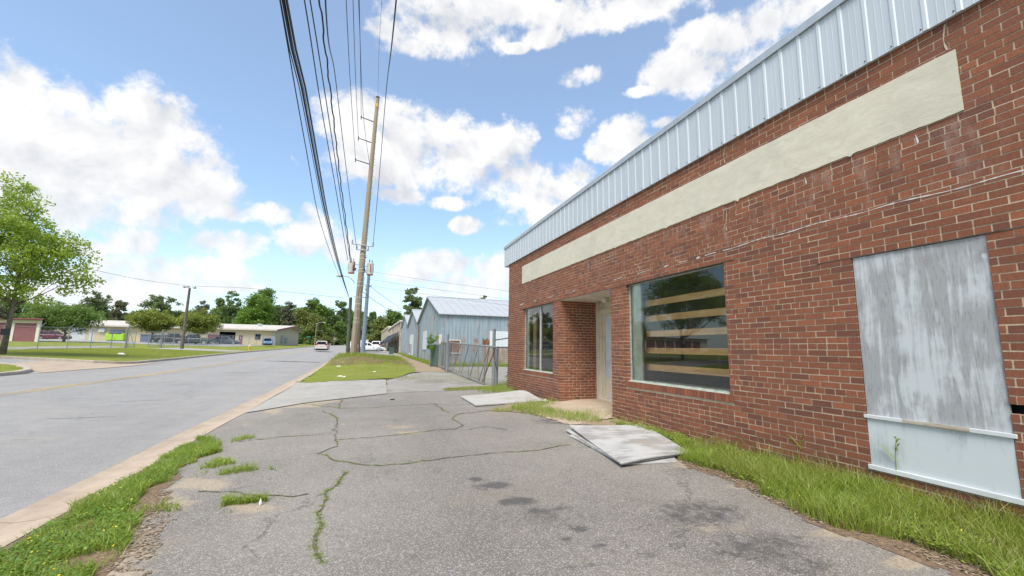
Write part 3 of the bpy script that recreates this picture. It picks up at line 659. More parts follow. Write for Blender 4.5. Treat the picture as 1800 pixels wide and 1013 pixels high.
def clumps(label, polys, hgt, nper, cl=(3.5, .38), mat='grass_blade', w_=.005):
    q = np.concatenate([scatter(gpoly(p), int(n*.27), .2, cl) for p, n in zip(polys, nper)])
    tag(blades('weeds', q, hgt*(.5+1.1*RNG.random(len(q)))*(.4+1.1*fbm(q[:, 0]*4, q[:, 1]*4)), w_, mat, .9), label, 'weeds', kind='stuff')
    tag(leaflets('weeds', q[::2]+RNG.normal(0, .02, q[::2].shape), hgt*.7, .010, mat), label.replace('grassy', 'leafy'), 'weeds', kind='stuff')
clumps('grassy weed tufts spreading over the asphalt next to the gutter', [[(345, 900), (380, 886), (440, 880), (485, 876), (480, 886), (430, 893), (385, 903)],
    [(330, 830), (385, 812), (470, 822), (490, 828), (400, 838), (350, 842)], [(300, 805), (345, 788), (392, 780), (370, 800), (330, 815)], [(225, 905), (270, 895), (280, 905), (235, 912)], [(400, 776), (440, 769), (436, 776), (405, 782)]], .07, [1900, 2600, 6500, 500, 700])
clumps('grassy weed clump on the forecourt in front of the doorway', [[(860, 726), (900, 716), (935, 712), (965, 718), (1000, 728), (1060, 735), (1055, 742), (990, 742), (950, 733), (900, 725)], [(905, 712), (1000, 702), (1000, 708), (930, 716)], [(1075, 740), (1150, 755), (1220, 775), (1200, 780), (1120, 760)],
    [(1000, 722), (1075, 728), (1068, 734), (1000, 729)]], .10, [9000, 2500, 3500, 700], (3, .33))
clumps('grassy weeds at the foot of the gate and the building corner', [[(845, 688), (895, 684), (905, 690), (890, 694), (850, 692)], [(870, 684), (895, 672), (897, 688)]], .16, [2500, 1800], (3, .25))
q = np.concatenate([np.array(c)[RNG.integers(0, len(c), len(c)*n)] for c, n in zip(CRW, (26, 12, 24, 18, 6, 20, 5, 60, 6, 6))]); q = q[fbm(q[:, 0]*2.2, q[:, 1]*2.2+8) > .44]+0
q = q+RNG.normal(0, .012, q.shape)
tag(blades('crack_weeds', q, .018, .007, 'grass_blade', 1.6), 'moss and small weeds filling the cracks of the old asphalt', 'weeds', kind='stuff')
q = np.stack([np.full(26000, XG)+RNG.normal(0, .018, 26000)+.015*np.sin(np.linspace(0, 60, 26000)*1.3), np.linspace(0, 60, 26000)], 1); q = q[fbm(q[:, 1]*1.1, q[:, 0]*0+3) > .50+.12*RNG.random(len(q))]
tag(blades('weeds', q[::3], .022, .006, 'grass_lawn', 1.6), 'tiny weeds in the seam between road and gutter', 'weeds', kind='stuff')
q = np.stack([RNG.uniform(-2.1, 4.0, 2600), RNG.uniform(.8, 13, 2600)], 1); q = q[fbm(q[:, 0]*1.2, q[:, 1]*1.2+4) > .42]
tag(leaflets('grit', q, .004, .0065, 'litter_leaf', tilt=.5), 'loose grit and bits of dead leaf scattered over the asphalt forecourt', 'grit', kind='stuff')
# lawn blades on the verge, getting tall round the pole
q = scatter(VERGE, 42000, .1); q = q[(q[:, 1] < 60)]
hh = (.035+.03*RNG.random(len(q)))*(1+3.0*np.exp(-((q[:, 0]-1.0)/2.6)**2-((q[:, 1]-38)/5.5)**2)); 
tag(blades('grass', q, hh, .016, 'grass_lawn', .8), 'mown lawn grass of the verge around the concrete utility pole', 'grass', kind='stuff')
q = scatter([(-2.0, 28), (3.2, 30), (3.2, 46), (-2.0, 46)], 12000, .3); tag(blades('tall_grass', q, .34*(.4+RNG.random(len(q)))*np.clip((q[:, 1]-29)/7, .15, 1), .016, 'grass_lawn', .5), 'tall unmown grass on the mound behind the utility pole', 'grass', kind='stuff')
q = scatter([(-2.0, 16.9), (-1.6, 16.9), (2.2, 16.9), (1.8, 18.2), (-2.0, 18.4)], 2500, .2, (2, .4)); tag(blades('dry_grass', q, .04, .012, 'grass_dry', 1.2), 'dry grass edge of the lawn beside the concrete apron', 'grass', kind='stuff')
q = scatter([(-1.9, 27), (-.2, 27), (3, 31), (3, 34), (-1.9, 33)], 5000, .3, (1.2, .45)); tag(blades('dry_grass', q, .16, .016, 'grass_dry', .8), 'reddish seeding grass in front of the utility pole', 'grass', kind='stuff')
q = np.concatenate([scatter([(4.35, 27), (5.0, 27), (5.0, 62), (4.5, 62)], 7000, .15), scatter([(4.9, 28.0), (12, 28.0), (12, 29.6), (4.9, 29.6)], 9000, .2)]); tag(blades('weeds', q, .22, .014, 'grass_blade', .6), 'weeds growing along the foot of the metal sheds', 'weeds', kind='stuff')
q = scatter(gpoly([(790, 688), (885, 684), (880, 678), (830, 681), (780, 684)]), 3000, .2, (2, .4)); tag(blades('weeds', q, .05, .01, 'grass_lawn', 1), 'patchy yellow green weeds on the gravel in front of the gate', 'weeds', kind='stuff')
q = scatter(gpoly([(690, 672), (870, 672), (840, 650), (740, 655)]), 2600, .2, (1.4, .5)); tag(blades('weeds', q, .05, .01, 'grass_lawn', 1), 'sparse weeds on the gravel yard behind the apron', 'weeds', kind='stuff')
q = scatter([(XK-.1, 38), (XK-.1, 60), (-22, 56), (-27, 48), (-30, 38)], 36000, .2); tag(blades('grass', q, .05, .02, 'grass_lawn', 1), 'mown grass of the opposite verge between kerb and fence', 'grass', kind='stuff')
q = scatter([(XK-.25, 10), (XK-.25, 23.3), (-15.5, 26.3), (-19, 27.5), (-32, 27.7), (-32, 10)], 26000, .1); tag(blades('grass', q, .05, .018, 'grass_lawn', 1), 'mown grass of the kerbed island beside the side street', 'grass', kind='stuff')
# ------------------------------------------------------------------ the brick shop
WX = 4.2; CO = .0600
bld = thing('brick_building', 'red brick shop with ribbed metal fascia, boarded opening and two shop windows', 'building', (WX, 12.69, -1.17))
inv = Matrix.Translation(-Vector((WX, 12.69, -1.17)))
def own(o, root=None):              # meshes written in scene coordinates, parented without moving
    o.parent = bld if root is None else root; o.matrix_parent_inverse = Matrix.Translation(-Vector(o.parent.location)) if o.parent.type == 'EMPTY' else Matrix.Identity(4)
    return o
def bricks(mb, mm, u0, u1, z0, z1, holes, P, depth=.09, hdr=7, hoff=3, bl=.192, seed=0, ztop=1.12):
    """P(u, d, z) maps wall coordinates (d = depth behind the face) to the scene"""
    rg = random.Random(seed)
    k0 = int(math.floor((z0-ztop)/CO)); k1 = int(math.ceil((z1-ztop)/CO))
    for k in range(k0, k1):
        za, zb = ztop+k*CO, ztop+(k+1)*CO
        za_, zb_ = max(za, z0), min(zb, z1)
        if zb_-za_ < .02: continue
        zm = (za+zb)/2
        head = (k % hdr == hoff); L = bl/2 if head else bl
        off = (L/2 if k % 2 else 0)+rg.uniform(-.006, .006)
        iv = [(u0, u1)]
        for (a, b, c_, d_) in holes:
            if c_ < zm < d_:
                nv = []
                for p, q in iv:
                    if b <= p or a >= q: nv.append((p, q)); continue
                    if a > p: nv.append((p, a))
                    if b < q: nv.append((b, q))
                iv = nv
        for p, q in iv:
            i = math.floor((p-off)/L)
            while i*L+off < q:
                a = i*L+off; b = a+L; i += 1
                if b-p < .03: continue
                if a < p+.03: a = p-.1
                if q-a < .03 and a > p: break
                if q-b < .03: b = q+.1
                j = .0050
                a2 = max(a+j*rg.uniform(.7, 1.3), p); b2 = min(b-j*rg.uniform(.7, 1.3), q)
                if b > q+.05: i = 10**6
                if b2-a2 < .005: continue
                zz0 = za_+.0048*rg.uniform(.8, 1.25); zz1 = zb_-.0048*rg.uniform(.8, 1.25); dd = rg.uniform(-.0022, .0018)
                t1, t2 = rg.uniform(-.0012, .0012), rg.uniform(-.0012, .0012)
                mb.add([P(a2, dd, zz0+t1), P(b2, dd+t2, zz0+t2), P(b2, dd, zz1+t2), P(a2, dd+t1, zz1+t1), P(a2, depth, zz0), P(b2, depth, zz0), P(b2, depth, zz1), P(a2, depth, zz1)],
                       [(0, 1, 2, 3), (1, 0, 4, 5), (2, 1, 5, 6), (3, 2, 6, 7), (0, 3, 7, 4)])
def slab_holes(mm, u0, u1, z0, z1, holes, P, d0, d1):
    us = sorted({u0, u1, *[x for q in holes for x in q[:2]]}); zs_ = sorted({z0, z1, *[x for q in holes for x in q[2:]]})
    us = [x for x in us if u0 <= x <= u1]; zs_ = [x for x in zs_ if z0 <= x <= z1]
    for a, b in zip(us[:-1], us[1:]):
        run = None
        for c_, d_ in list(zip(zs_[:-1], zs_[1:]))+[(None, None)]:
            ok = c_ is not None and not any(q[0] < (a+b)/2 < q[1] and q[2] < (c_+d_)/2 < q[3] for q in holes)
            if ok: run = (run[0], d_) if run else (c_, d_)
            elif run:
                mm.hexa([P(a, d0, run[0]), P(b, d0, run[0]), P(b, d1, run[0]), P(a, d1, run[0])], [P(a, d0, run[1]), P(b, d0, run[1]), P(b, d1, run[1]), P(a, d1, run[1])]); run = None
YN, YF = -5.0, 12.69
WB = (4.17, 6.31, -.50, 1.115); WS = (9.34, 11.36, -.56, 1.115); DO = (6.8, 8.93, -1.5, 1.115); BO = (1.77, 2.685, -.98, .88)
HOLE = (1.66, 1.77, -.38, -.32)
sillB = (4.12, 6.38, -.595, -.50); sillS = (9.30, 11.66, -.655, -.56)
holes = [WB, WS, DO, BO, HOLE, sillB, sillS]
Pf = lambda u, d, z: (WX+d, u, z)
bw = MB(); mm = MB()
bricks(bw, mm, YN, YF, -1.45, 2.75, holes, Pf, seed=3)
# rowlock sills
for (a, b, c_, d_) in (sillB, sillS):
    u = a
    while u < b-.02:
        e_ = min(u+CO, b); dd = -.014+random.uniform(-.003, .003)
        bw.add([Pf(u+.005, dd, c_+.004), Pf(e_-.005, dd, c_+.004), Pf(e_-.005, dd+.004, d_), Pf(u+.005, dd+.004, d_), Pf(u+.005, .09, c_+.004), Pf(e_-.005, .09, c_+.004), Pf(e_-.005, .09, d_), Pf(u+.005, .09, d_)],
               [(0, 1, 2, 3), (1, 0, 4, 5), (2, 1, 5, 6), (3, 2, 6, 7), (0, 3, 7, 4)]); u = e_
# reveal of the doorway: the side wall that faces the camera, and its opposite
Ps = lambda u, d, z: (u, 8.93+d, z)
bricks(bw, mm, WX+.095, 5.13, -1.3, 1.115, [], Ps, seed=8)
Pq = lambda u, d, z: (u, 6.8-d, z)
bricks(bw, mm, WX+.095, 5.13, -1.3, 1.115, [], Pq, seed=9)
Pe = lambda u, d, z: (u, YF-d, z)
bricks(bw, mm, WX+.095, 9.0, -1.45, 2.75, [], Pe, seed=12)
own(bw.build('brickwork', 'brick'))
slab_holes(mm, YN, YF-.006, -1.6, 3.1, [(a-.002, b+.002, c_-(.0 if i in (0, 1, 3) else .002), d_+.002) for i, (a, b, c_, d_) in enumerate([WB, WS, DO, BO, HOLE])], Pf, .0035, .088)
mm.box((WX+.09, 8.9335, -1.4), (5.13, 9.02, 1.1)); mm.box((WX+.09, 6.71, -1.4), (5.13, 6.7965, 1.1))
mm.box((WX+.092, YF-.09, -1.5), (16, YF-.006, 3.1))
own(mm.build('mortar_wall', 'mortar'))
# shell and room
sh = MB(); sh.box((15.9, YN, -1.5), (16, YF-.1, 3.1)); sh.box((WX+.1, YN-.1, -1.5), (16, YN, 3.1))
own(sh.build('rear_wall', 'aged_plaster'))
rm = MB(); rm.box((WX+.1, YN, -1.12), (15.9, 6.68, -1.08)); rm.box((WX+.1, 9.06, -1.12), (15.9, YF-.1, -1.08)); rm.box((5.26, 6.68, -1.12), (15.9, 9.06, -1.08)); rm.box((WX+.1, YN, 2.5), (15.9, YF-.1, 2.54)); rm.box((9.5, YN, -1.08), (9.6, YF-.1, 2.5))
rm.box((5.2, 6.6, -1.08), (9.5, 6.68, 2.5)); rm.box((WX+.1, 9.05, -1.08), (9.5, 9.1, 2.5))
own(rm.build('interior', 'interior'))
rf = MB(); rf.box((4.21, YN-.05, 3.12), (16.05, YF+.02, 3.2)); own(rf.build('roof', 'roofing'))
# stucco sign band with a ragged edge
sb = MB(); ys = np.arange(1.79, 11.48, .03); top = 2.352+.005*(fbm(ys*5, ys*0+2)-.47)*2; bot = 1.845+.008*(fbm(ys*14, ys*0+8)-.47)*2
for dy, dpt in ((3.9, .05), (10.83, .05), (6.6, .02), (8.9, .015), (2.6, .02), (5.2, .02)): bot -= dpt*np.exp(-((ys-dy)/.018)**2)
vs = []; n = len(ys)
for d_ in (WX-.011, WX+.004):
    vs += [(d_, y, b_) for y, b_ in zip(ys, bot)]+[(d_, y, t_) for y, t_ in zip(ys, top)]
fs = []
for i in range(n-1):
    fs += [(i, i+1, n+i+1, n+i), (2*n+i, 3*n+i, 3*n+i+1, 2*n+i+1), (i, 2*n+i, 2*n+i+1, i+1), (n+i, n+i+1, 3*n+i+1, 3*n+i)]
fs += [(0, n, 3*n, 2*n), (n-1, 3*n-1, 4*n-1, 2*n-1)]
sb.add(vs, fs); own(sb.build('stucco_band', 'stucco'))
# streaks of white caulk and the mortared joint
def streak(pts, w0, x=WX-.003):
    ck = MB(); q = []
    for a, b in zip(pts[:-1], pts[1:]):
        m_ = max(2, int(math.dist(a, b)/.03))
        q += [(a[0]+(b[0]-a[0])*i/m_, a[1]+(b[1]-a[1])*i/m_) for i in range(m_)]
    vs = []
    for i, (y, z) in enumerate(q):
        wd = w0*(.35+1.3*_P[(i*3) % 256, int(y*7) % 256]); z += .006*math.sin(y*9)
        vs += [(x, y, z-wd/2), (x, y, z+wd/2)]
    ck.add(vs, [(2*i, 2*i+1, 2*i+3, 2*i+2) for i in range(len(q)-1)]); own(ck.build('caulk_streak', 'caulk_white'))
streak([(-1.0, 1.255), (1.53, 1.26), (2.7, 1.28), (3.57, 1.28), (4.2, 1.265)], .008)
for a, b, w0 in ((4.28, 4.5, .010), (4.56, 4.66, .018), (4.8, 5.0, .010), (5.2, 5.34, .014), (5.6, 6.0, .008), (6.4, 6.7, .009), (7.3, 7.5, .008), (8.2, 8.35, .016), (8.6, 8.65, .02), (9.3, 9.7, .01), (10.4, 10.6, .014), (11.3, 11.7, .02)): streak([(a, 1.262), (b, 1.258)], w0)
for (y, z0_, z1_) in ((4.06, 2.37, 2.6), (4.085, 1.5, 1.80), (1.84, 2.38, 2.61), (3.05, 1.72, 1.8), (2.1, 1.72, 1.8)):
    pz = np.arange(z0_, z1_, .02); vs = []
    for i, z in enumerate(pz): wd = .012*(.3+_P[i, 60]); y_ = y+.01*math.sin(z*21); vs += [(WX-.0035, y_-wd/2, z), (WX-.0035, y_+wd/2, z)]
    ck = MB(); ck.add(vs, [(2*i, 2*i+2, 2*i+3, 2*i+1) for i in range(len(pz)-1)]); own(ck.build('caulk_streak', 'mortar' if y > 4 or y < 1.9 else 'caulk_white'))
# steel lintel lines
li = MB()
for a, b, z in ((1.4, 3.0, .877), (4.0, 11.7, 1.115)): li.box((WX-.004, a, z+.000), (WX+.06, b, z+.008))
own(li.build('lintel', 'dark_bark'))
# ribbed fascia
FX = 4.165; YA, YB = YN-.05, 13.1
zt = lambda y: 3.455-.0135*y; zb_ = 2.612
fa = MB(); fa.hexa([(FX, YA, zb_), (FX+.03, YA, zb_), (FX+.03, YB, zb_), (FX, YB, zb_)], [(FX, YA, zt(YA)), (FX+.03, YA, zt(YA)), (FX+.03, YB, zt(YB)), (FX, YB, zt(YB))])
fa.hexa([(FX+.03, YB-.03, zb_), (16.1, YB-.03, zb_), (16.1, YB, zb_), (FX+.03, YB, zb_)], [(FX+.03, YB-.03, zt(YB)), (16.1, YB-.03, zt(YB)), (16.1, YB, zt(YB)), (FX+.03, YB, zt(YB))])
fa.box((FX+.03, YA, zb_+.012), (WX+.01, YB-.03, zb_+.03))
fa.box((FX+.03, YF, zb_+.012), (16, YB-.03, zb_+.03))
fo = own(fa.build('fascia', 'fascia_metal'))
rb = MB(); y = 2.77-.2095*37
while y < YB-.03:
    if y > YA+.03:
        for w0, dd in ((.024, .009),):
            rb.hexa([(FX-.001, y-w0, zb_-.001), (FX-.001, y+w0, zb_-.001), (FX-dd, y+w0*.55, zb_-.001), (FX-dd, y-w0*.55, zb_-.001)][::-1], [(FX-.001, y-w0, zt(y)-.012), (FX-.001, y+w0, zt(y)-.012), (FX-dd, y+w0*.55, zt(y)-.012), (FX-dd, y-w0*.55, zt(y)-.012)][::-1])
        for q_ in (.078, .130):      # minor stiffening beads between ribs
            rb.hexa([(FX-.001, y+q_-.006, zb_), (FX-.001, y+q_+.006, zb_), (FX-.0018, y+q_+.003, zb_), (FX-.0018, y+q_-.003, zb_)][::-1], [(FX-.001, y+q_-.006, zt(y)-.02), (FX-.001, y+q_+.006, zt(y)-.02), (FX-.0018, y+q_+.003, zt(y)-.02), (FX-.0018, y+q_-.003, zt(y)-.02)][::-1])
    y += .2095
ro = rb.build('fascia_rib', 'fascia_rib'); own(ro)
sc_ = MB(); y = 2.77-.2095*18; i = 0
while y < YB-.1:
    if y > 1.4:
        sc_ = MB(); sc_.tube([(FX-.002, y+.034, zb_+.03), (FX-.008, y+.034, zb_+.03)], .005, 6); own(sc_.build('fascia_screw', 'dark_void'))
    y += .2095; i += 1

cp = MB(); prof = [(-.028, -.085), (-.028, .0), (.0, .03), (.30, .05), (.30, .0), (-.008, -.006), (-.008, -.085)]
vs = []
for yy in (YA, YB+.02): vs += [(FX+a, yy, zt(yy)+b) for a, b in prof]
n = len(prof); cp.add(vs, [(k, n+k, n+(k+1) % n, (k+1) % n) for k in range(n)]+[tuple(range(n)), tuple(reversed(range(n, 2*n)))])
for yy in (-1.9, 1.15, 4.2, 7.25, 10.3):    # lap joints of the coping lengths
    vs = []
    for y2 in (yy-.03, yy+.03): vs += [(FX+a-.003*(a < 0), y2, zt(y2)+b+.003) for a, b in prof[:4]]+[(FX+a, y2, zt(y2)+b-.01) for a, b in prof[:4][::-1]]
    cp.add(vs, [(k, 8+k, 8+(k+1) % 8, (k+1) % 8) for k in range(8)]+[tuple(range(8)), tuple(reversed(range(8, 16)))])
cp.box((FX+.0, YB+.002, zt(YB)-.085), (16.1, YB+.025, zt(YB)+.03))
own(cp.build('coping', 'coping_metal'))

# large shop window
wn = MB(); X0, X1 = WX+.055, WX+.10; a, b, c_, d_ = WB; fw = .022
wn.box((X0, a+.003, c_+.003), (X1, a+fw, d_-.003)); wn.box((X0, b-fw, c_+.003), (X1, b-.003, d_-.003)); wn.box((X0, a+fw, c_+.003), (X1, b-fw, c_+.032)); wn.box((X0, a+fw, d_-.022), (X1, b-fw, d_-.003))
wn.add([(WX-.006, a+.003, c_+.002), (WX-.006, b-.003, c_+.002), (X0, b-.003, c_+.022), (X0, a+.003, c_+.022)], [(0, 1, 2, 3)])
for y in np.arange(a+.08, b, .17): wn.box((X0-.006, y, c_+.018), (X0, y+.02, c_+.03))
for z in np.arange(c_+.1, d_, .17): wn.box((X0-.005, b-.022, z), (X0, b-.008, z+.02))
wo = own(wn.build('window', 'frame_green'))
wo['label'] = 'large shop window with horizontal timber boards behind the glass'
def sub(mb, name, mat, par):
    o = mb.build(name, mat); o.parent = par; o.matrix_parent_inverse = Matrix.Identity(4)
    return o
def pane(mb, ya, yb, za, zb): mb.add([(WX+.076, ya, za), (WX+.076, yb, za), (WX+.076, yb, zb), (WX+.076, ya, zb)], [(0, 3, 2, 1)])
g_ = MB(); pane(g_, a+.02, b-.02, c_+.03, d_-.02); sub(g_, 'glass', 'window_glass', wo)
j_ = MB(); j_.box((X1+.004, b-.27, c_), (X1+.03, b-.004, d_)); j_.box((X1+.001, a+.0, c_), (X1+.25, b-.27, c_+.03)); sub(j_, 'inner_jamb', 'jamb_pale', wo)
for i, (z0, z1, tilt) in enumerate(((.735, .83, .012), (.48, .575, .006), (.235, .325, .0), (-.035, .055, -.004), (-.305, -.21, -.004))):
    p_ = MB(); p_.hexa([(X1+.13, a-.05, z0+tilt), (X1+.13, b-.22, z0), (X1+.17, b-.22, z0), (X1+.17, a-.05, z0+tilt)], [(X1+.13, a-.05, z1+tilt), (X1+.13, b-.22, z1), (X1+.17, b-.22, z1), (X1+.17, a-.05, z1+tilt)])
    sub(p_, 'brace_board', 'pine_board', wo)
# small shop window
ws = MB(); a, b, c_, d_ = WS
ws.box((X0, a+.003, c_+.003), (X1, a+.022, d_-.003)); ws.box((X0, b-.022, c_+.003), (X1, b-.003, d_-.003)); ws.box((X0, a+.022, c_+.003), (X1, b-.022, c_+.035)); ws.box((X0, a+.022, d_-.02), (X1, b-.022, d_-.003))
ws.add([(WX-.006, a+.003, c_+.002), (WX-.006, b-.003, c_+.002), (X0, b-.003, c_+.022), (X0, a+.003, c_+.022)], [(0, 1, 2, 3)])
wo2 = own(ws.build('window', 'frame_green')); wo2['label'] = 'small shop window with one slim upright bar'
mu = MB(); mu.box((X0-.008, 10.22, c_+.035), (X1, 10.262, d_-.02)); sub(mu, 'mullion', 'silver_grey', wo2)
for y0_, y1_ in ((a+.02, 10.22), (10.262, b-.02)): g_ = MB(); pane(g_, y0_, y1_, c_+.03, d_-.02); sub(g_, 'glass', 'window_glass', wo2)
j_ = MB(); j_.box((X1+.004, b-.20, c_), (X1+.03, b-.004, d_)); sub(j_, 'inner_jamb', 'jamb_pale', wo2)
p_ = MB(); p_.box((X1+.10, b-.48, c_), (X1+.14, b-.26, d_-.12)); sub(p_, 'brace_post', 'pine_post', wo2)
# boarded-up opening
a, b, c_, d_ = BO
bb = MB(); bb.box((WX+.012, a+.004, -.515), (WX+.03, b-.006, d_-.006)); o = own(bb.build('board', 'ply_weathered')); o['label'] = 'upper plywood board, white paint worn to streaky grey'
bb = MB(); bb.box((WX+.006, a+.004, -.94), (WX+.028, b-.004, -.515)); o = own(bb.build('board', 'ply_lower')); o['label'] = 'lower board, clean pale bluish white'
bb = MB(); bb.box((WX-.012, a-.02, -.545), (WX+.011, b+.012, -.515)); o = own(bb.build('ledge', 'white_paint', bevel=.003))
bb = MB(); bb.box((WX-.0145, a+.22, -.541), (WX-.0122, b-.28, -.5135)); o = own(bb.build('bare_wood', 'bare_strip'))
bb = MB(); bb.box((WX-.016, a-.02, -.972), (WX+.005, b+.012, -.932)); o = own(bb.build('sill', 'white_paint', bevel=.004))
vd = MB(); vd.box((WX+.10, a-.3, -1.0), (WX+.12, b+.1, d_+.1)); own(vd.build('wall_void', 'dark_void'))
# doorway: jamb, casing, door, ceiling with a lamp
DX = 5.13
dj = MB(); dj.box((DX-.02, 8.80, -1.2), (DX+.12, 8.93, 1.10)); o = own(dj.build('door_post', 'old_jamb'))
dj = MB(); dj.box((DX+.0, 8.70, -1.15), (DX+.10, 8.80, .84)); dj.box((DX+.03, 8.64, -1.15), (DX+.12, 8.70, .80)); dj.box((DX, 7.0, .84), (DX+.1, 8.80, .93)); dj.box((DX+.03, 7.0, .80), (DX+.12, 8.7, .84)); dj.box((DX+.02, 6.84, -1.15), (DX+.12, 7.66, .84)); own(dj.build('door_casing', 'old_jamb'))
tm = MB(); 
for y in np.arange(6.85, 8.8, .14): tm.box((DX+.035, y+.003, .93), (DX+.06, y+.137, 1.10))
own(tm.build('transom_panel', 'cream_trim'))
dd = MB(); dd.box((DX+.06, 7.66, -.60), (DX+.10, 8.64, .80)); o = own(dd.build('door', 'white_paint')); 
d2 = MB(); d2.box((DX+.055, 7.66, -1.06), (DX+.10, 8.64, -.602)); sub(d2, 'kick_panel', 'old_jamb', o)
d3 = MB(); d3.tube([(DX+.06, 7.76, -.1), (DX+.01, 7.76, -.1)], .02, 10); d3.tube([(DX+.01, 7.76, -.1), (DX-.02, 7.76, -.1)], .032, 10); sub(d3, 'handle', 'rim_metal', o)
th = MB(); th.box((DX-.06, 7.0, -1.12), (DX+.12, 8.80, -1.062)); own(th.build('threshold', 'old_jamb'))
ce = MB(); 
for x in np.arange(WX+.01, DX+.08, .155): ce.box((x, 6.80, 1.105), (min(x+.152, DX+.1), 8.93, 1.122))
own(ce.build('porch_ceiling', 'cream_trim'))
lp = MB(); lp.tube([(4.78, 7.95, 1.106), (4.78, 7.95, 1.075), (4.78, 7.95, 1.0)], [.07, .075, .06], 14); own(lp.build('porch_lamp', 'cream_trim'))

# weathered plywood sheets lying on the ground
def sheet(name, corners, z0, th_, mat, label, warp, group=None, n=14, bend=None):
    c4 = [np.array([x, y]) for x, y in corners]; vs = []
    for top in (1, 0):
        for i in range(n+1):
            for j in range(n+1):
                u, v_ = i/n, j/n; p = (c4[0]*(1-u)+c4[1]*u)*(1-v_)+(c4[3]*(1-u)+c4[2]*u)*v_
                z = h(p[0], p[1])+z0+warp(u, v_)+(th_ if top else 0)
                vs.append((p[0], p[1], z))
    N = (n+1)**2; fs = []
    for i in range(n):
        for j in range(n):
            k = i*(n+1)+j; fs += [(k, k+n+1, k+n+2, k+1), (N+k, N+k+1, N+k+n+2, N+k+n+1)]
    for i in range(n):
        for k0_, k1_ in ((i*(n+1), (i+1)*(n+1)), ((i+1)*(n+1)+n, i*(n+1)+n), (i+1, i), (n*(n+1)+i, n*(n+1)+i+1)): fs.append((k0_, k1_, N+k1_, N+k0_))
    b_ = MB(); b_.add(vs, fs); o = b_.build(name, mat); 
    cen = Vector((float(np.mean([c[0] for c in c4])), float(np.mean([c[1] for c in c4])), h(*np.mean(c4, axis=0))))
    for v_ in o.data.vertices: v_.co -= cen
    o.location = cen
    return tag(o, label, 'plywood sheet', group)
g1 = [tuple(gp(x, y, .05)[:2]) for x, y in ((1092, 815), (1000, 752), (1120, 747), (1208, 797))]
g2 = [tuple(gp(x, y, .02)[:2]) for x, y in ((1092, 818), (994, 757), (1128, 746), (1214, 800))]
g3 = [tuple(gp(x, y, .01)[:2]) for x, y in ((1094, 817), (1000, 766), (1148, 752), (1190, 812))]
sheet('plywood_sheet', g3, .004, .014, 'ply_ground', 'lowest grey plywood sheet of the stack beside the building, its edge just showing', lambda u, v: .006*math.sin(u*3))
sheet('plywood_sheet', g2, .024, .012, 'ply_ground', 'middle plywood sheet of the stack, sticking out at the street side', lambda u, v: .004*math.sin(u*5)+.008*v*(1-u))
sheet('plywood_sheet', g1, .042, .012, 'ply_ground', 'top weathered white plywood sheet of the stack on the forecourt, warped along its front edge', lambda u, v: .016*(1-u)**3*math.sin(math.pi*v)+.035*u**2*(1-v)**2)
g4 = [tuple(gp(x, y, .03)[:2]) for x, y in ((836, 713), (809, 697), (912, 690), (957, 704))]
sheet('plywood_sheet', g4, .006, .022, 'ply_ground_far', 'single pale plywood sheet lying near the gate end of the brick wall', lambda u, v: .09*v**2*math.sin(u*2.2)**2+.012*(1-v))
# ------------------------------------------------------------------ metal sheds beside the yard
def rel(root, mb, name, mat, par=None, **kw):
    """mesh given in coordinates relative to its thing's base"""
    o = mb.build(name, mat, **kw); o.parent = par or root; return o
def shed(label, X, Y0, Y1, zb, ze, zr, X1, detail=0):
    """gable-ended shed: gable faces the street (-X), ridge runs along X"""
    t = thing('metal_shed', label, 'shed', (X, Y0, zb)); He, Hr = ze-zb, zr-zb; L = X1-X; B = Y1-Y0; mid = B/2
    wl = MB()
    n = int(B/.27)
    wl.box((.04, 0.0, -.3), (L, .05, He)); wl.box((.04, B-.05, -.3), (L, B, He))
    wl.add([(0, 0, -.3), (0, B, -.3), (0, B, He), (0, mid, Hr), (0, 0, He), (.04, 0, -.3), (.04, B, -.3), (.04, B, He), (.04, mid, Hr), (.04, 0, He)], [(0, 4, 3, 2, 1), (5, 6, 7, 8, 9), (0, 5, 9, 4), (1, 2, 7, 6)])
    for i in range(n+1):
        y = i*B/n; top = He+(Hr-He)*(1-abs(y-mid)/mid)
        wl.box((-.018, y-.022, -.3), (.001, y+.022, top-.02))
    for i in range(int(L/.27)):
        x = .02+i*.27; wl.box((x-.02, -.02, -.3), (x+.02, .001, He))
    o = rel(t, wl, 'wall', 'shed_metal')
    rf = MB(); ov = .18
    sl = (Hr-He)/mid
    for s in (0, 1):
        y0 = -ov if s == 0 else B+ov; z0 = He-ov*sl
        vs = [(-ov, y0, z0+.03), (L+ov, y0, z0+.03), (L+ov, mid, Hr+.03), (-ov, mid, Hr+.03)]; vs += [(x, y, z+.05) for x, y, z in vs]
        rf.add(vs, [(0, 1, 2, 3), (4, 7, 6, 5), (0, 4, 5, 1), (1, 5, 6, 2), (2, 6, 7, 3), (3, 7, 4, 0)])
        for i in range(int((L+2*ov)/.62)+1):
            x = -ov+.02+i*.62; k = 1 if s == 0 else -1
            rf.hexa([(x-.02, y0, z0+.081), (x+.02, y0, z0+.081), (x+.02, mid, Hr+.081), (x-.02, mid, Hr+.081)][::k], [(x-.02, y0, z0+.11), (x+.02, y0, z0+.11), (x+.02, mid, Hr+.11), (x-.02, mid, Hr+.11)][::k])
    rel(t, rf, 'roof', 'shed_roof')
    rc = MB(); rc.hexa([(-ov, mid-.16, Hr+.05), (L+ov, mid-.16, Hr+.05), (L+ov, mid+.16, Hr+.05), (-ov, mid+.16, Hr+.05)], [(-ov, mid-.02, Hr+.15), (L+ov, mid-.02, Hr+.15), (L+ov, mid+.02, Hr+.15), (-ov, mid+.02, Hr+.15)]); rel(t, rc, 'ridge_cap', 'coping_metal')
    return t
SX = 4.93
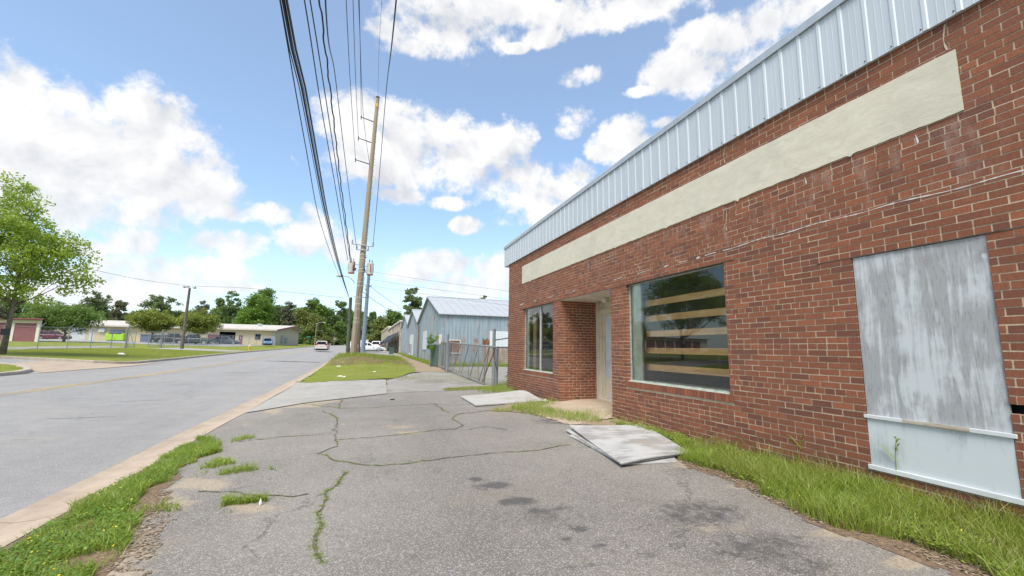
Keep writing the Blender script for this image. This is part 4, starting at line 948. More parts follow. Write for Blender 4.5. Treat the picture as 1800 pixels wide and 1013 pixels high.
sh1 = shed('nearest blue grey corrugated metal shed with rust stains and pale roof beside the gate', SX, 29.7, 42.2, -1.2, 2.3, 4.1, 26)
def wallbox(px0, py0, px1, py1, Y=29.7, dy0=.03, dy1=.06):
    a = onY(px0, py0, Y); b = onY(px1, py1, Y)
    return (a[0]-SX, -dy1, b[2]+1.2), (b[0]-SX, -dy0, a[2]+1.2)
b_ = MB(); b_.box(*wallbox(861, 582, 893, 610, dy0=.02, dy1=.035)); lo, hi = wallbox(861, 582, 893, 610); b_.box((hi[0], -.035, lo[2]), (hi[0]+6, -.02, hi[2])); rel(sh1, b_, 'white_panel', 'shed_white')
b_ = MB(); b_.box(*wallbox(790, 600, 806, 619)); w1 = rel(sh1, b_, 'shutter', 'rust')
b_ = MB(); lo, hi = wallbox(787, 597, 809, 622)
for q in (((lo[0], -.075, lo[2]), (lo[0]+.07, -.02, hi[2])), ((hi[0]-.07, -.075, lo[2]), (hi[0], -.02, hi[2])), ((lo[0], -.07, hi[2]-.07), (hi[0], -.02, hi[2])), ((lo[0], -.07, lo[2]), (hi[0], -.02, lo[2]+.07))): b_.box(*q)
rel(sh1, b_, 'shutter_frame', 'cream_trim', par=w1)
b_ = MB()
for i in range(7):
    lo, hi = wallbox(848+i*1.9, 595+(i*7) % 4, 850+i*1.9, 604+(i*5) % 3, dy0=.018, dy1=.03+.01*(i % 3)); b_.box(lo, hi)
rel(sh1, b_, 'torn_opening', 'rust')
b_ = MB(); lo, hi = wallbox(846, 606, 893, 644, dy0=.003, dy1=.022); b_.box(lo, (hi[0]+10, hi[1], hi[2]))
rel(sh1, b_, 'lower_panel', 'shed_rust')
b_ = MB()
lo, hi = wallbox(771.8, 588, 775, 640, dy0=.0, dy1=.026); b_.box(lo, hi); rel(sh1, b_, 'corner_trim', 'cream_trim')
b_ = MB(); pa = onX(744.5, 583, SX); pb = onX(750, 615, SX); b_.box((-.04, min(pa[1], pb[1])-29.7, pb[2]+1.2), (-.02, max(pa[1], pb[1])-29.7, pa[2]+1.2)); rel(sh1, b_, 'pale_door', 'shed_white')
b_ = MB(); y = onX(737, 600, SX)[1]-29.7; b_.tube([(-.09, y, -.1), (-.09, y, 3.2)], .045, 8); rel(sh1, b_, 'downpipe', 'rust')
sh2 = shed('second metal shed from the gate, its gable stepping up behind the nearest one', SX, 42.45, 53.0, -1.15, 2.3, 3.95, 22)
b_ = MB(); pa = onX(721.5, 588, SX); pb = onX(726.5, 614, SX); b_.box((-.04, min(pa[1], pb[1])-42.45, .3), (-.02, max(pa[1], pb[1])-42.45, 2.5)); rel(sh2, b_, 'pale_door', 'shed_white')
b_ = MB(); b_.box((-.25, 5.0, .6), (-.02, 5.9, 1.5)); rel(sh2, b_, 'meter_box', 'galvanised')
sh3 = shed('third metal shed, the farthest, with a dark street side', SX+.1, 53.3, 63.4, -1.05, 2.6, 4.1, 22)

# pale commercial row with dark awnings
ab = thing('shop_row', 'weathered two-tone commercial building with dark sloping awnings beyond the metal sheds', 'building', (SX+.15, 64.2, -.95))
b_ = MB(); b_.box((0, 0, -.5), (14, .3, 4.5)); b_.box((0, .3, -.5), (.3, 34, 4.4)); b_.box((.3, 33.7, -.5), (14, 34, 4.4)); b_.box((13.7, .3, -.5), (14, 33.7, 4.4))
b_.box((-.03, 34, -.5), (14, 75, 5.2))
for y in np.arange(0.2, 34, 4.2): b_.box((-.22, y, -.5), (-.001, y+.55, 4.6))
rel(ab, b_, 'wall', 'aged_plaster')
b_ = MB(); b_.box((-.28, -.06, 4.61), (14.1, 34, 4.8)); b_.box((-.2, 34.01, 5.21), (14.1, 75, 5.45)); rel(ab, b_, 'parapet', 'cream_trim')
b_ = MB(); b_.box((.4, .3, 4.2), (13.7, 33.7, 4.35)); rel(ab, b_, 'roof', 'roofing')
for y0, y1 in ((1.0, 9.5), (10.5, 21.0), (22, 33)):
    b_ = MB(); b_.hexa([(-1.5, y0, 1.95), (-1.46, y0, 1.85), (-1.46, y1, 1.85), (-1.5, y1, 1.95)], [(-.23, y0, 3.2), (-.23, y0, 3.1), (-.23, y1, 3.1), (-.23, y1, 3.2)]); b_.box((-1.5, y0, 1.6), (-1.46, y1, 1.9)); rel(ab, b_, 'awning', 'awning_dark')
for y in np.arange(1.1, 33, 2.1):
    b_ = MB(); b_.box((-.05, y, .2), (-.005, y+1.2, 1.9)); rel(ab, b_, 'window', 'dark_void')
for y in np.arange(36, 74, 4):
    b_ = MB(); b_.box((-.08, y, .6), (-.035, y+1.8, 2.2)); rel(ab, b_, 'window', 'dark_void')
# bare creeper climbing the end wall
vn = MB(); rg = random.Random(4)
for i in range(26):
    x, z = rg.uniform(0, 2.6), 0; p = [(x, -.05, -.2)]
    for k in range(9): x += rg.uniform(-.22, .22); z += rg.uniform(.3, .6); p.append((x, -.05-.1*rg.random(), z))
    vn.tube(p, [.03-.0028*k for k in range(10)], 4)
o = vn.build('climbing_vine', 'vine_dry'); o.location = (SX+.15, 64.15, -.95); tag(o, 'leafless brown creeper on the near end wall of the awning building', 'vine')

# ------------------------------------------------------------------ long tan building across the street
tb = thing('tan_building', 'long low tan metal building with pale overhanging roof behind the parked trucks', 'building', (-21, 120, .05)); ZB = .05
BL_ = 42; DP = 13.0; HE = 3.75; HR = 4.9
def tx(px, Y=120): return onY(px, 600, Y)[0]+21
ops = [(tx(384), tx(413), 0.0, 2.9, 'bay'), (tx(419), tx(426), 0, 2.15, 'door'), (tx(121+1), tx(148), 0, 2.9, 'rdoor'), (tx(154), tx(163), 0, 2.4, 'wdoor')]
b_ = MB(); us = sorted({-BL_, 0.0, *[q for o_ in ops for q in o_[:2]]})
for a, b in zip(us[:-1], us[1:]):
    z0 = 0-.8
    for o_ in ops:
        if o_[0] <= (a+b)/2 <= o_[1]: z0 = o_[3]
    b_.box((a, 0, z0), (b, .12, HE))
x = -BL_
while x < -.1:
    if not any(o_[0]-.05 < x < o_[1]+.05 for o_ in ops): b_.box((x-.035, -.03, -.8), (x+.035, .001, HE))
    x += .45
b_.box((-BL_, DP-.12, -.8), (0, DP, HE)); b_.box((-BL_, .12, -.8), (-BL_+.1, DP-.12, HE))
rel(tb, b_, 'wall', 'tan_siding')
b_ = MB(); b_.add([(0, 0, -.8), (0, DP, -.8), (0, DP, HE), (0, DP/2, HR), (0, 0, HE), (-.12, 0, -.8), (-.12, DP, -.8), (-.12, DP, HE), (-.12, DP/2, HR), (-.12, 0, HE)], [(0, 1, 2, 3, 4), (9, 8, 7, 6, 5), (4, 3, 8, 9), (3, 2, 7, 8)]); rel(tb, b_, 'end_wall', 'tan_endwall')
b_ = MB(); sl = (HR-HE)/(DP/2); o_h = 1.0; oe = 1.9
for s in (0, 1):
    y0 = -o_h if s == 0 else DP+o_h; z0 = HE-o_h*sl; k = 1 if s == 0 else -1
    b_.hexa([(-BL_-1, y0, z0), (oe*.45 if s == 0 else oe*.45, y0, z0), (oe, DP/2, HR), (-BL_-1, DP/2, HR)][::k], [(-BL_-1, y0, z0+.16), (oe*.45, y0, z0+.16), (oe, DP/2, HR+.16), (-BL_-1, DP/2, HR+.16)][::k])
rel(tb, b_, 'roof', 'light_roof')
b_ = MB(); z0 = HE-o_h*sl; b_.box((-BL_-1, -o_h-.03, z0-.16), (.8, -o_h-.002, z0+.17)); rel(tb, b_, 'eave_trim', 'light_roof')
b_ = MB()
for s in (-1, 1):
    y1 = DP/2+s*(DP/2+o_h); z1 = HE-o_h*sl
    b_.hexa([(oe+.01, DP/2, HR-.22), (oe*.45+.01, y1, z1-.22), (oe*.45+.05, y1, z1-.22), (oe+.05, DP/2, HR-.22)], [(oe+.01, DP/2, HR+.14), (oe*.45+.01, y1, z1+.14), (oe*.45+.05, y1, z1+.14), (oe+.05, DP/2, HR+.14)])
rel(tb, b_, 'barge_board', 'maroon')
b_ = MB(); b_.hexa([(.01, .1, HE-.02), (oe*.45, -o_h, HE-o_h*sl-.02), (oe, DP/2, HR-.02), (.01, DP/2, HR-.02)], [(.01, .1, HE-.01), (oe*.45, -o_h, HE-o_h*sl-.01), (oe, DP/2, HR-.01), (.01, DP/2, HR-.01)]); rel(tb, b_, 'soffit', 'bark')
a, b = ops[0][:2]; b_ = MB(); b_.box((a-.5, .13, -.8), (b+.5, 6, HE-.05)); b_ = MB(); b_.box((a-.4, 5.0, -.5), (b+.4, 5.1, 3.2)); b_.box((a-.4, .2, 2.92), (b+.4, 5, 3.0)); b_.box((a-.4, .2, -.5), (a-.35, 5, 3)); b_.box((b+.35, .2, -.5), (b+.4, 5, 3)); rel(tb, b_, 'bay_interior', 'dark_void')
b_ = MB(); b_.box((a-.15, -.05, 0), (a, -.005, 3.05)); b_.box((b, -.05, 0), (b+.15, -.005, 3.05)); b_.box((a, -.05, 2.9), (b, -.005, 3.05)); rel(tb, b_, 'bay_frame', 'cream_trim')
a, b = ops[1][:2]; b_ = MB(); b_.box((a, .03, -.3), (b, .09, 2.15)); o = rel(tb, b_, 'door', 'maroon')
b_ = MB(); b_.box((a+.35, .015, 1.3), (b-.35, .029, 1.8)); rel(tb, b_, 'door_sign', 'cream_trim', par=o)
a, b = ops[2][:2]; b_ = MB()
for i in range(7): b_.box((a, .03+.01*(i % 2), -.4+i*.475), (b, .08, -.4+(i+1)*.475-.02))
rel(tb, b_, 'roller_door', 'white_paint')
a, b = ops[3][:2]; b_ = MB(); b_.box((a, .03, -.4), (b, .09, 2.4)); rel(tb, b_, 'service_door', 'white_paint')
b_ = MB(); a, b = tx(448), tx(457); b_.box((a-.06, -.05, 1.15), (b+.06, -.031, 2.55)); wnd = rel(tb, b_, 'window', 'box_navy')
for k in (0, 1): b_ = MB(); b_.box((a+.05+k*(b-a)/2, -.06, 1.25), (a-.05+(k+1)*(b-a)/2, -.051, 2.45)); rel(tb, b_, 'pane', 'car_glass', par=wnd)
b_ = MB(); a = tx(178); b_.box((a-.6, -.5, 2.2), (a+.5, -.04, 3.0)); b_.tube([(a-.05, -.5, 2.6), (a-.05, -.52, 2.6)], .3, 14); rel(tb, b_, 'air_conditioner', 'white_paint')
b_ = MB(); a = tx(205); b_.box((a-1.2, -.4, 1.75), (a+1.2, -.04, 2.7)); rel(tb, b_, 'window_unit', 'box_navy')
for px in (306, 376): b_ = MB(); a = tx(px); b_.box((a-1.3, -.06, 0.3), (a+.9, -.032, 2.2)); rel(tb, b_, 'shutter', 'maroon')
b_ = MB(); a = tx(482)-.1; b_.tube([(a, -.09, -.3), (a, -.09, 3.3), (a+.5, -.9, 3.55)], .07, 6); rel(tb, b_, 'downpipe', 'white_paint')
b_ = MB(); b_.tube([(tx(437), 4, HE+.6), (tx(437), 4, HE+1.3)], .35, 10); b_.tube([(tx(437), 4, HE+1.3), (tx(437), 4, HE+1.45)], [.6, .3], 10); rel(tb, b_, 'roof_vent', 'white_paint')
for k, y in enumerate((3.5, 5.5)): b_ = MB(); b_.box((.005, y, .5), (.25, y+1.0, 2.4-.5*k)); rel(tb, b_, 'end_unit', 'galvanised')
b_ = MB(); b_.box((tx(472), -2.2, -.3), (tx(487), -2.15, 1.9)); 
for x in np.arange(tx(472), tx(487), .3): b_.box((x, -2.24, -.3), (x+.05, -2.2, 1.9))
rel(tb, b_, 'screen_panel', 'galvanised')

for o in tb.children:          # the plot lines run askew to the front
    for v_ in o.data.vertices: v_.co.x += .30*max(0.0, v_.co.y)
for o in wnd.children: pass
# maroon-door storage building
q0 = D(66, 599, 60); gz = h(q0[0], q0[1])
ga = thing('storage_building', 'low storage building with maroon roller doors and cream frames at the left edge', 'building', (q0[0], q0[1], gz), rad(-15)); GL = 30
b_ = MB(); dw, gp_ = 2.9, .48; x = -.42; seg = []
while x > -GL+3: seg.append((x-dw, x)); x -= dw+gp_
b_.box((-.42, 0, -.4), (0, .2, 3.0)); b_.box((-GL, 0, 2.55), (-.42, .2, 3.0))
for i, (a, b) in enumerate(seg):
    na = seg[i+1][1] if i+1 < len(seg) else -GL
    b_.box((na, 0, -.4), (a, .2, 2.55))
b_.box((-.2, .2, -.4), (0, 7, 3.0)); b_.box((-GL, 6.8, -.4), (-.2, 7, 3.0)); b_.box((-GL, .2, -.4), (-GL+.2, 6.8, 3))
rel(ga, b_, 'wall', 'cream_trim')
for a, b in seg:
    b_ = MB()
    for i in range(9): b_.box((a+.01, .06, -.25+i*.31), (b-.01, .12-.015*(i % 2), -.25+i*.31+.3))
    rel(ga, b_, 'roller_door', 'maroon')
b_ = MB(); b_.hexa([(-GL-.3, -.6, 3.05), (.9, -.6, 3.05), (.9, 7.3, 3.35), (-GL-.3, 7.3, 3.35)], [(-GL-.3, -.6, 3.22), (.9, -.6, 3.22), (.9, 7.3, 3.52), (-GL-.3, 7.3, 3.52)]); rel(ga, b_, 'roof', 'maroon')
for o in ga.children:          # the end wall runs obliquely along the plot line
    for v_ in o.data.vertices:
        if v_.co.y > .21: v_.co.x -= v_.co.y*1.05

# small yard items
def put(mb, name, mat, label, cat, loc, group=None, rz=0, **kw):
    o = mb.build(name, mat, **kw); o.location = [float(a) for a in loc]; o.rotation_euler = (0, 0, rz); return tag(o, label, cat, group)
p = D(204, 599, 96); b_ = MB(); b_.hexa([(-1.6, -.8, .15), (1.6, -.8, .15), (1.6, .8, .15), (-1.6, .8, .15)], [(-1.6, -1.1, 1.5), (1.6, -1.1, 1.5), (1.6, 1.0, 1.9), (-1.6, 1.0, 1.9)]); b_.box((-.03, -1.0, .15), (.03, -.8, 1.6))
dm = thing('dumpster', 'bright lime green dumpster against the tan building', 'dumpster', (p[0], p[1], h(p[0], p[1]))); rel(dm, b_, 'bin', 'lime', bevel=.03)
for x in (-1.3, 1.3): b_ = MB(); b_.box((x-.1, -.7, 0), (x+.1, .7, .15)); rel(dm, b_, 'skid', 'black_plastic')
b_ = MB()
for x in (-1.1, .1): b_.hexa([(x, -1.1, 1.52), (x+1.0, -1.1, 1.52), (x+1.0, 1.0, 1.92), (x, 1.0, 1.92)], [(x, -1.1, 1.58), (x+1.0, -1.1, 1.58), (x+1.0, 1.0, 1.98), (x, 1.0, 1.98)])
rel(dm, b_, 'lid', 'black_plastic')
for i, px in enumerate((169, 175)):
    p = D(px, 599, 96); b_ = MB(); b_.tube([(0, 0, 0), (0, 0, .05), (0, 0, .45), (0, 0, .88), (0, 0, .95)], [.3, .32, .33, .32, .29], 14); put(b_, 'barrel', 'box_navy' if i else 'galvanised', ('left grey', 'right dark')[i]+' barrel standing between the white doors and the lime dumpster', 'barrel', (p[0], p[1], h(p[0], p[1])), 'barrels by the tan building')
p = D(275, 600, 92); b_ = MB(); b_.box((-2.6, -.8, 0), (2.6, .8, 1.5)); b_.box((-2.7, -.9, 1.5), (2.7, .9, 1.6)); put(b_, 'storage_container', 'box_navy', 'low dark container between the two round trees', 'container', (p[0], p[1], h(p[0], p[1])))
# hydrant
p = gp(438, 615); hy = thing('fire_hydrant', 'yellow fire hydrant with a pale bonnet standing in the lawn', 'hydrant', p)
b_ = MB(); b_.tube([(0, 0, 0), (0, 0, .06), (0, 0, .061), (0, 0, .5), (0, 0, .52)], [.17, .17, .12, .115, .15], 14); b_.tube([(-.22, 0, .38), (.22, 0, .38)], .06, 10); b_.tube([(0, -.2, .34), (0, 0, .34)], .08, 10); rel(hy, b_, 'barrel', 'yellow_paint')
b_ = MB(); b_.tube([(0, 0, .52), (0, 0, .6), (0, 0, .66), (0, 0, .72)], [.14, .12, .06, .03], 12); rel(hy, b_, 'bonnet', 'cream_trim')
# litter
for i, (px, py, s_) in enumerate(((597, 663, .10), (604, 664, .07), (658, 655, .06), (595, 645, .12))):
    p = gp(px, py); b_ = MB(); b_.hexa([(-s_, -s_*.6, 0), (s_, -s_*.5, .01), (s_*.8, s_*.6, 0), (-s_*.9, s_*.5, .02)], [(-s_*.8, -s_*.5, .05), (s_*.9, -s_*.4, .03), (s_*.7, s_*.5, .06), (-s_*.8, s_*.5, .04)])
    put(b_, 'litter', 'litter_white', ['larger white scrap of paper at the kerb end of the lawn', 'small white scrap right beside the larger one on the lawn', 'tiny white scrap in the middle of the lawn', 'flat white scrap near the kerb, farther up the lawn'][i], 'litter', p, 'white litter on the verge')
p = gp(213, 623); b_ = MB(); b_.hexa([(-.25, -.1, 0), (.25, -.1, 0), (.2, .15, 0), (-.2, .15, 0)], [(-.1, -.05, .12), (.15, -.05, .08), (.1, .1, .1), (-.1, .1, .09)]); put(b_, 'litter', 'litter_white', 'crumpled pale bag on the opposite lawn near the fence', 'litter', p, 'white litter on the verge')
p = gp(690, 703); b_ = MB(); b_.box((-.05, -.03, 0), (.05, .03, .02)); put(b_, 'debris', 'black_plastic', 'small dark chip lying on the asphalt near the apron', 'debris', p)
p = gp(960, 749-.0); p = gp(1237-290, 708); b_ = MB(); b_.hexa([(-.06, -.04, 0), (.06, -.04, 0), (.06, .04, 0), (-.06, .04, 0)], [(-.04, -.02, .04), (.05, -.02, .03), (.04, .03, .05), (-.05, .03, .03)]); p = gp(958, 706); put(b_, 'litter', 'litter_white', 'crumpled white paper in the weeds by the doorway corner', 'litter', p)
# loose leaf on the left asphalt
p = gp(457, 889); b_ = MB(); b_.add([(0, -.008, 0), (.012, .01, .02), (0, .01, .055), (-.012, .008, .02)], [(0, 1, 2, 3)]); put(b_, 'leaf', 'litter_white', 'single pale upright leaf in the weed tuft on the asphalt', 'leaf', p)

# ------------------------------------------------------------------ chain-link: fences and the sliding gate
def mesh_panel(mb, a, b, zb0, zb1, hgt, step, r=.0022):
    """diamond mesh between two posts; a, b plan points, zb ground heights"""
    a = np.array(a); b = np.array(b); L = np.linalg.norm(b-a); n = int(L/step); m = max(1, int(hgt/step))
    def W3(u, v): p = a+(b-a)*(u/L); return np.array([p[0], p[1], zb0+(zb1-zb0)*u/L+v])
    for s in (1, -1):
        for i in range(-m, n+1):
            u0 = i*step if s > 0 else (i+m)*step
            u0_, v0 = u0, 0.0; u1_, v1 = u0+s*hgt, hgt
            # clip to 0..L
            def cl(u, v, uo, vo):
                if u < 0: return 0, v+(vo-v)*(0-u)/(uo-u)
                if u > L: return L, v+(vo-v)*(u-L)/(u-uo)
                return u, v
            if (u0_ < 0 and u1_ < 0) or (u0_ > L and u1_ > L): continue
            A = cl(u0_, v0, u1_, v1); B = cl(u1_, v1, u0_, v0)
            p, q = W3(*A), W3(*B)
            if np.linalg.norm(q-p) < .02: continue
            mb.tube([p, q], r, 3, cap=False)
# sliding gate
gA = D(866.6, 682, 13.0); gB = D(785.2, 655, 20.0)
gz0, gz1 = h(gA[0], gA[1]), h(gB[0], gB[1])
gate = thing('sliding_gate', 'rusty grey tubular chain-link sliding gate with diagonal braces beside the brick corner', 'gate', (gA[0], gA[1], gz0))
base = np.array([gA[0], gA[1], gz0])
def gpt(px, py, d): return D(px, py, d)-base
bl_, br_ = gpt(774.5, 643.5, 23.3), gpt(849, 675.5, 13.9); tl_, tr_ = gpt(768, 600.6, 23.3), gpt(871.5, 610.3, 12.8)
tl_ = np.array([bl_[0], bl_[1], gpt(768, 601, 23.3)[2]]); br_[0] = (bl_[0]+(tr_[0]-bl_[0])*(br_[1]-bl_[1])/(tr_[1]-bl_[1]))
b_ = MB(); b_.tube([tl_, tr_], .026, 8); b_.tube([bl_, br_], .028, 8); b_.tube([tl_, bl_], .024, 8)
b_.tube([br_+(tl_-bl_)*0+np.array([0, 0, 0]), tr_+(br_-tr_)*np.array([1, 1, 0])+np.array([0, 0, 0])], .024, 8)
rel(gate, b_, 'frame', 'gate_steel')
for i in range(6):
    f = [.16, .33, .50, .655, .80, .93][i]; f2 = [.16, .33, .50, .66, .82, 1.0][i]
    tp = tl_+(tr_-tl_)*f; bp = bl_+(br_-bl_)*np.interp(tp[1], [tr_[1], bl_[1]], [(tr_[1]-bl_[1])/(br_[1]-bl_[1]), 0]); 
    bp = bl_+(br_-bl_)*min(1, (tp[1]-bl_[1])/(br_[1]-bl_[1]))
    b_ = MB(); b_.tube([tp, bp], .018, 6); rel(gate, b_, 'upright', 'gate_steel')
    pf = [0, .16, .33, .50, .655, .80][i]; tq = tl_+(tr_-tl_)*f
    bq = bl_+(br_-bl_)*min(1, ((tl_+(tr_-tl_)*pf)[1]-bl_[1])/(br_[1]-bl_[1]))
    b_ = MB(); b_.tube([tp, bp+(bq-bp)*.0+(bq-bp)*0.85], .014, 6); rel(gate, b_, 'brace', 'gate_steel')
b_ = MB(); b_.tube([tr_, bl_+(br_-bl_)*.97], .016, 6); rel(gate, b_, 'brace', 'rust')
b_ = MB()
mesh_panel(b_, bl_[:2], br_[:2], bl_[2], br_[2], (tl_-bl_)[2]*.98, .075, .0016); rel(gate, b_, 'chain_link', 'gate_steel')
def post(label, p, hgt, r=.045, lean=(0, 0), group='gate and yard fence posts', mat='gate_steel', name='fence_post'):
    b_ = MB(); b_.tube([(0, 0, -.2), (lean[0], lean[1], hgt)], r, 10); b_.tube([(lean[0], lean[1], hgt), (lean[0], lean[1], hgt+.03), (lean[0], lean[1], hgt+.06)], [r*1.15, r*1.1, r*.3], 10)
    return put(b_, name, mat, label, 'post', (p[0], p[1], h(p[0], p[1])), group)
post('tall steel gate post nearest the brick corner', gA, 1.74, .05); p2 = D(872.5, 682, 13.5); post('shorter rusty post right behind the tall gate post', p2, 1.15, .045)
post('tall pale steel gate post at the middle of the sliding gate', gB, 1.75, .055); p3 = D(788.3, 653, 20.6); post('thin post close behind the middle gate post', p3, 1.45, .03)
# fence from the gate post to the building and the slatted panel near the shed
yf = thing('yard_fence', 'short chain-link fence between the gate post and the brick corner', 'fence', (p2[0], p2[1], h(p2[0], p2[1]))); B0 = np.array(yf.location)
e1 = D(893, 606, 13.9)
b_ = MB(); q1 = D(867, 598.5, 13.2); q2 = D(896, 594, 13.6); b_.tube([q1-B0, q2-B0], .02, 8); b_.tube([D(873, 610.5, 13.5)-B0, D(897, 611, 13.9)-B0], .022, 8); b_.tube([D(869, 631, 13.3)-B0, D(874, 655, 13.6)-B0], .016, 6); rel(yf, b_, 'rail', 'gate_steel')
b_ = MB(); xb = D(873, 640, 13.5); xe = D(897, 640, 13.9); mesh_panel(b_, (xb-B0)[:2], (xe-B0)[:2], 0.02, 0.02, 1.1, .06, .0016); rel(yf, b_, 'chain_link', 'gate_steel')
pA, pB = D(756, 641, 27.4), D(772, 643, 26.0)
pp = thing('slatted_fence_panel', 'dark green slatted fence panel between two posts at the shed corner', 'fence panel', (pA[0], pA[1], h(pA[0], pA[1]))); B0 = np.array(pp.location); v_ = pB-pA; v_[2] = 0
for k in (0, 1): b_ = MB(); b_.tube([v_*k+np.array([0, 0, -.1]), v_*k+np.array([0, 0, 1.45])], .05, 8); rel(pp, b_, 'post', 'gate_steel')
b_ = MB(); n = 16; nn = np.array([-v_[1], v_[0], 0]); nn /= np.linalg.norm(nn)
for i in range(n):
    a = v_*((i+.06)/n); c_ = v_*((i+.94)/n); b_.hexa([a-nn*.01+[0, 0, .03], c_-nn*.01+[0, 0, .03], c_+nn*.01+[0, 0, .03], a+nn*.01+[0, 0, .03]], [a-nn*.01+[0, 0, 1.35], c_-nn*.01+[0, 0, 1.35], c_+nn*.01+[0, 0, 1.35], a+nn*.01+[0, 0, 1.35]])
rel(pp, b_, 'slats', 'green_slats'); b_ = MB(); b_.tube([[0, 0, 1.38], v_+np.array([0, 0, 1.38])], .025, 6); rel(pp, b_, 'rail', 'gate_steel')
pC = D(785.5, 655, 20.4)
f3 = thing('yard_fence', 'chain-link fence running from the green slatted panel to the middle gate post', 'fence', (pB[0], pB[1], h(pB[0], pB[1]))); B0 = np.array(f3.location); vv = pC-pB; vv[2] = 0
for k in (.2, .45, .7): b_ = MB(); b_.tube([vv*k+np.array([0, 0, -.1]), vv*k+np.array([0, 0, 1.45])], .03, 8); rel(f3, b_, 'post', 'gate_steel')
b_ = MB(); b_.tube([[0, 0, 1.42], vv+np.array([0, 0, 1.42])], .022, 6); rel(f3, b_, 'rail', 'gate_steel')
b_ = MB(); mesh_panel(b_, (0, 0), vv[:2], .02, .02, 1.4, .08, .0018); rel(f3, b_, 'chain_link', 'gate_steel')

# long fence across the street
FP = [D(-60, 616.5, 34), D(0, 616, 36), D(65, 615.3, 38), D(117, 614.6, 40), D(158, 614, 42), D(194, 613.8, 44)]
FP2 = [D(287, 611.6, 54), D(304, 610.8, 58), D(330, 610, 62), D(351, 609.4, 66), D(363, 609, 70), D(388, 608.7, 76), D(408, 608.5, 82), D(425, 608.3, 88), D(437, 608.2, 93), D(450, 608, 98), D(462, 607.9, 102), D(472, 607.9, 106)]
FM = [D(221, 613.7, 45.5), D(245, 613.5, 48), D(263, 613, 50.5), D(282, 612.8, 53)]
def longfence(label, P, barb=()):
    z = [h(q[0], q[1]) for q in P]; t = thing('chain_link_fence', label, 'fence', (P[0][0], P[0][1], z[0])); B0 = np.array([P[0][0], P[0][1], z[0]])
    L = [np.array([q[0], q[1], zz])-B0 for q, zz in zip(P, z)]
    rb_ = MB(); ml = MB()
    for i, q in enumerate(L):
        b_ = MB(); b_.tube([q+[0, 0, -.1], q+[0, 0, 1.95]], .035 if i else .05, 8)
        if i in barb: b_.tube([q+[0, 0, 1.95], q+np.array([.28, .1, 2.3])], .02, 6)
        rel(t, b_, 'post', 'galvanised')
    for a, b in zip(L[:-1], L[1:]):
        rb_.tube([a+[0, 0, 1.93], b+[0, 0, 1.93]], .022, 6); mesh_panel(ml, a[:2], b[:2], a[2]+.04, b[2]+.04, 1.86, .17, .003)
    rel(t, rb_, 'top_rail', 'galvanised'); rel(t, ml, 'chain_link', 'galvanised'); return t
longfence('chain-link fence in front of the maroon-door storage building', FP+[FM[0]-np.array([0, 0, 0])], (2, 3))
longfence('chain-link fence in front of the parked trucks and tan building', [FM[3]]+FP2, (8, 9))
# double swing gate in that fence, standing ajar
for k, (a, b, lab) in enumerate(((FM[0]+np.array([.1, 0, 0]), FM[0]*.4+FM[1]*.6, 'left leaf of the chain-link drive gate, the bracing crossed'), (FM[3]-np.array([.1, 0, 0]), FM[2]*.8+FM[1]*.2, 'right leaf of the chain-link drive gate next to the trucks'))):
    za, zb2 = h(a[0], a[1]), h(b[0], b[1]); t = thing('swing_gate', lab, 'gate', (a[0], a[1], za), group='drive gate leaves across the street'); v2 = np.array([b[0]-a[0], b[1]-a[1], 0])
    b_ = MB()
    for q0_, q1_ in (((0, .1), (0, 1.9)), ((1, .1), (1, 1.9)), ((0, 1.85), (1, 1.85)), ((0, .15), (1, .15))): b_.tube([v2*q0_[0]+[0, 0, q0_[1]], v2*q1_[0]+[0, 0, q1_[1]]], .028, 6)
    rel(t, b_, 'frame', 'galvanised'); b_ = MB(); b_.tube([[0, 0, .15], v2+[0, 0, 1.85]], .02, 6); b_.tube([[0, 0, 1.85], v2+[0, 0, .15]], .02, 6); rel(t, b_, 'brace', 'galvanised')
    b_ = MB(); mesh_panel(b_, (0, 0), v2[:2], .15, .15, 1.7, .17, .003); rel(t, b_, 'chain_link', 'galvanised')
    post(('stout left', 'stout right')[k]+' post of the drive gate across the street', a-np.array([.15*(1-2*k), 0, 0]), 2.15, .08, group='drive gate posts')

# ------------------------------------------------------------------ poles
pb = gp(621, 625); PB = D(621, 626, 35.5); PB[2] = h(PB[0], PB[1]); PT = D(664, 173, 36.0)
def pp_(f): return PB+(PT-PB)*f
mp = thing('utility_pole', 'tall tan concrete utility pole with two transformers and three side arms', 'utility pole', PB)
fs = np.linspace(-.01, 1, 12)
b_ = MB(); b_.tube([pp_(f)-PB for f in fs], [.285-.145*max(f, 0) for f in fs], 16); 
for f in np.arange(.08, 1, .022): 
    q = pp_(f)-PB; r_ = .285-.145*f; b_.tube([q+[r_*.8, 0, 0], q+[r_+.09, -.02, 0]], .012, 4)
rel(mp, b_, 'shaft', 'pole_concrete', smooth=False)
b_ = MB(); q = pp_(1)-PB; b_.tube([q, q+[0, 0, .12]], [.15, .16], 12); rel(mp, b_, 'cap', 'creosote')
b_ = MB(); q = pp_(.972)-PB; b_.box((q[0]-.06, q[1]-.155, q[2]-.2), (q[0]+.05, q[1]-.14, q[2]+.15)); rel(mp, b_, 'number_tag', 'yellow_paint')
for f in (.27, .285, .325, .335, .375, .39, .18, .20, .225, .13, .145): b_ = MB(); q = pp_(f)-PB; b_.tube([q-[0, 0, .02], q+[0, 0, .02]], .285-.145*f+.012, 16); rel(mp, b_, 'strap', 'cream_trim')
def polef(py): return float(np.interp(py, [173, 626], [1, 0]))
ARM = []
def armtip(py_root, px, py): # arm from the shaft at image row py_root out to a tip
    root = pp_(polef(py_root)); r_ = ray(px, py); tip = r_*(root@CF)/1.0*1.0/(r_@CF); return root, tip
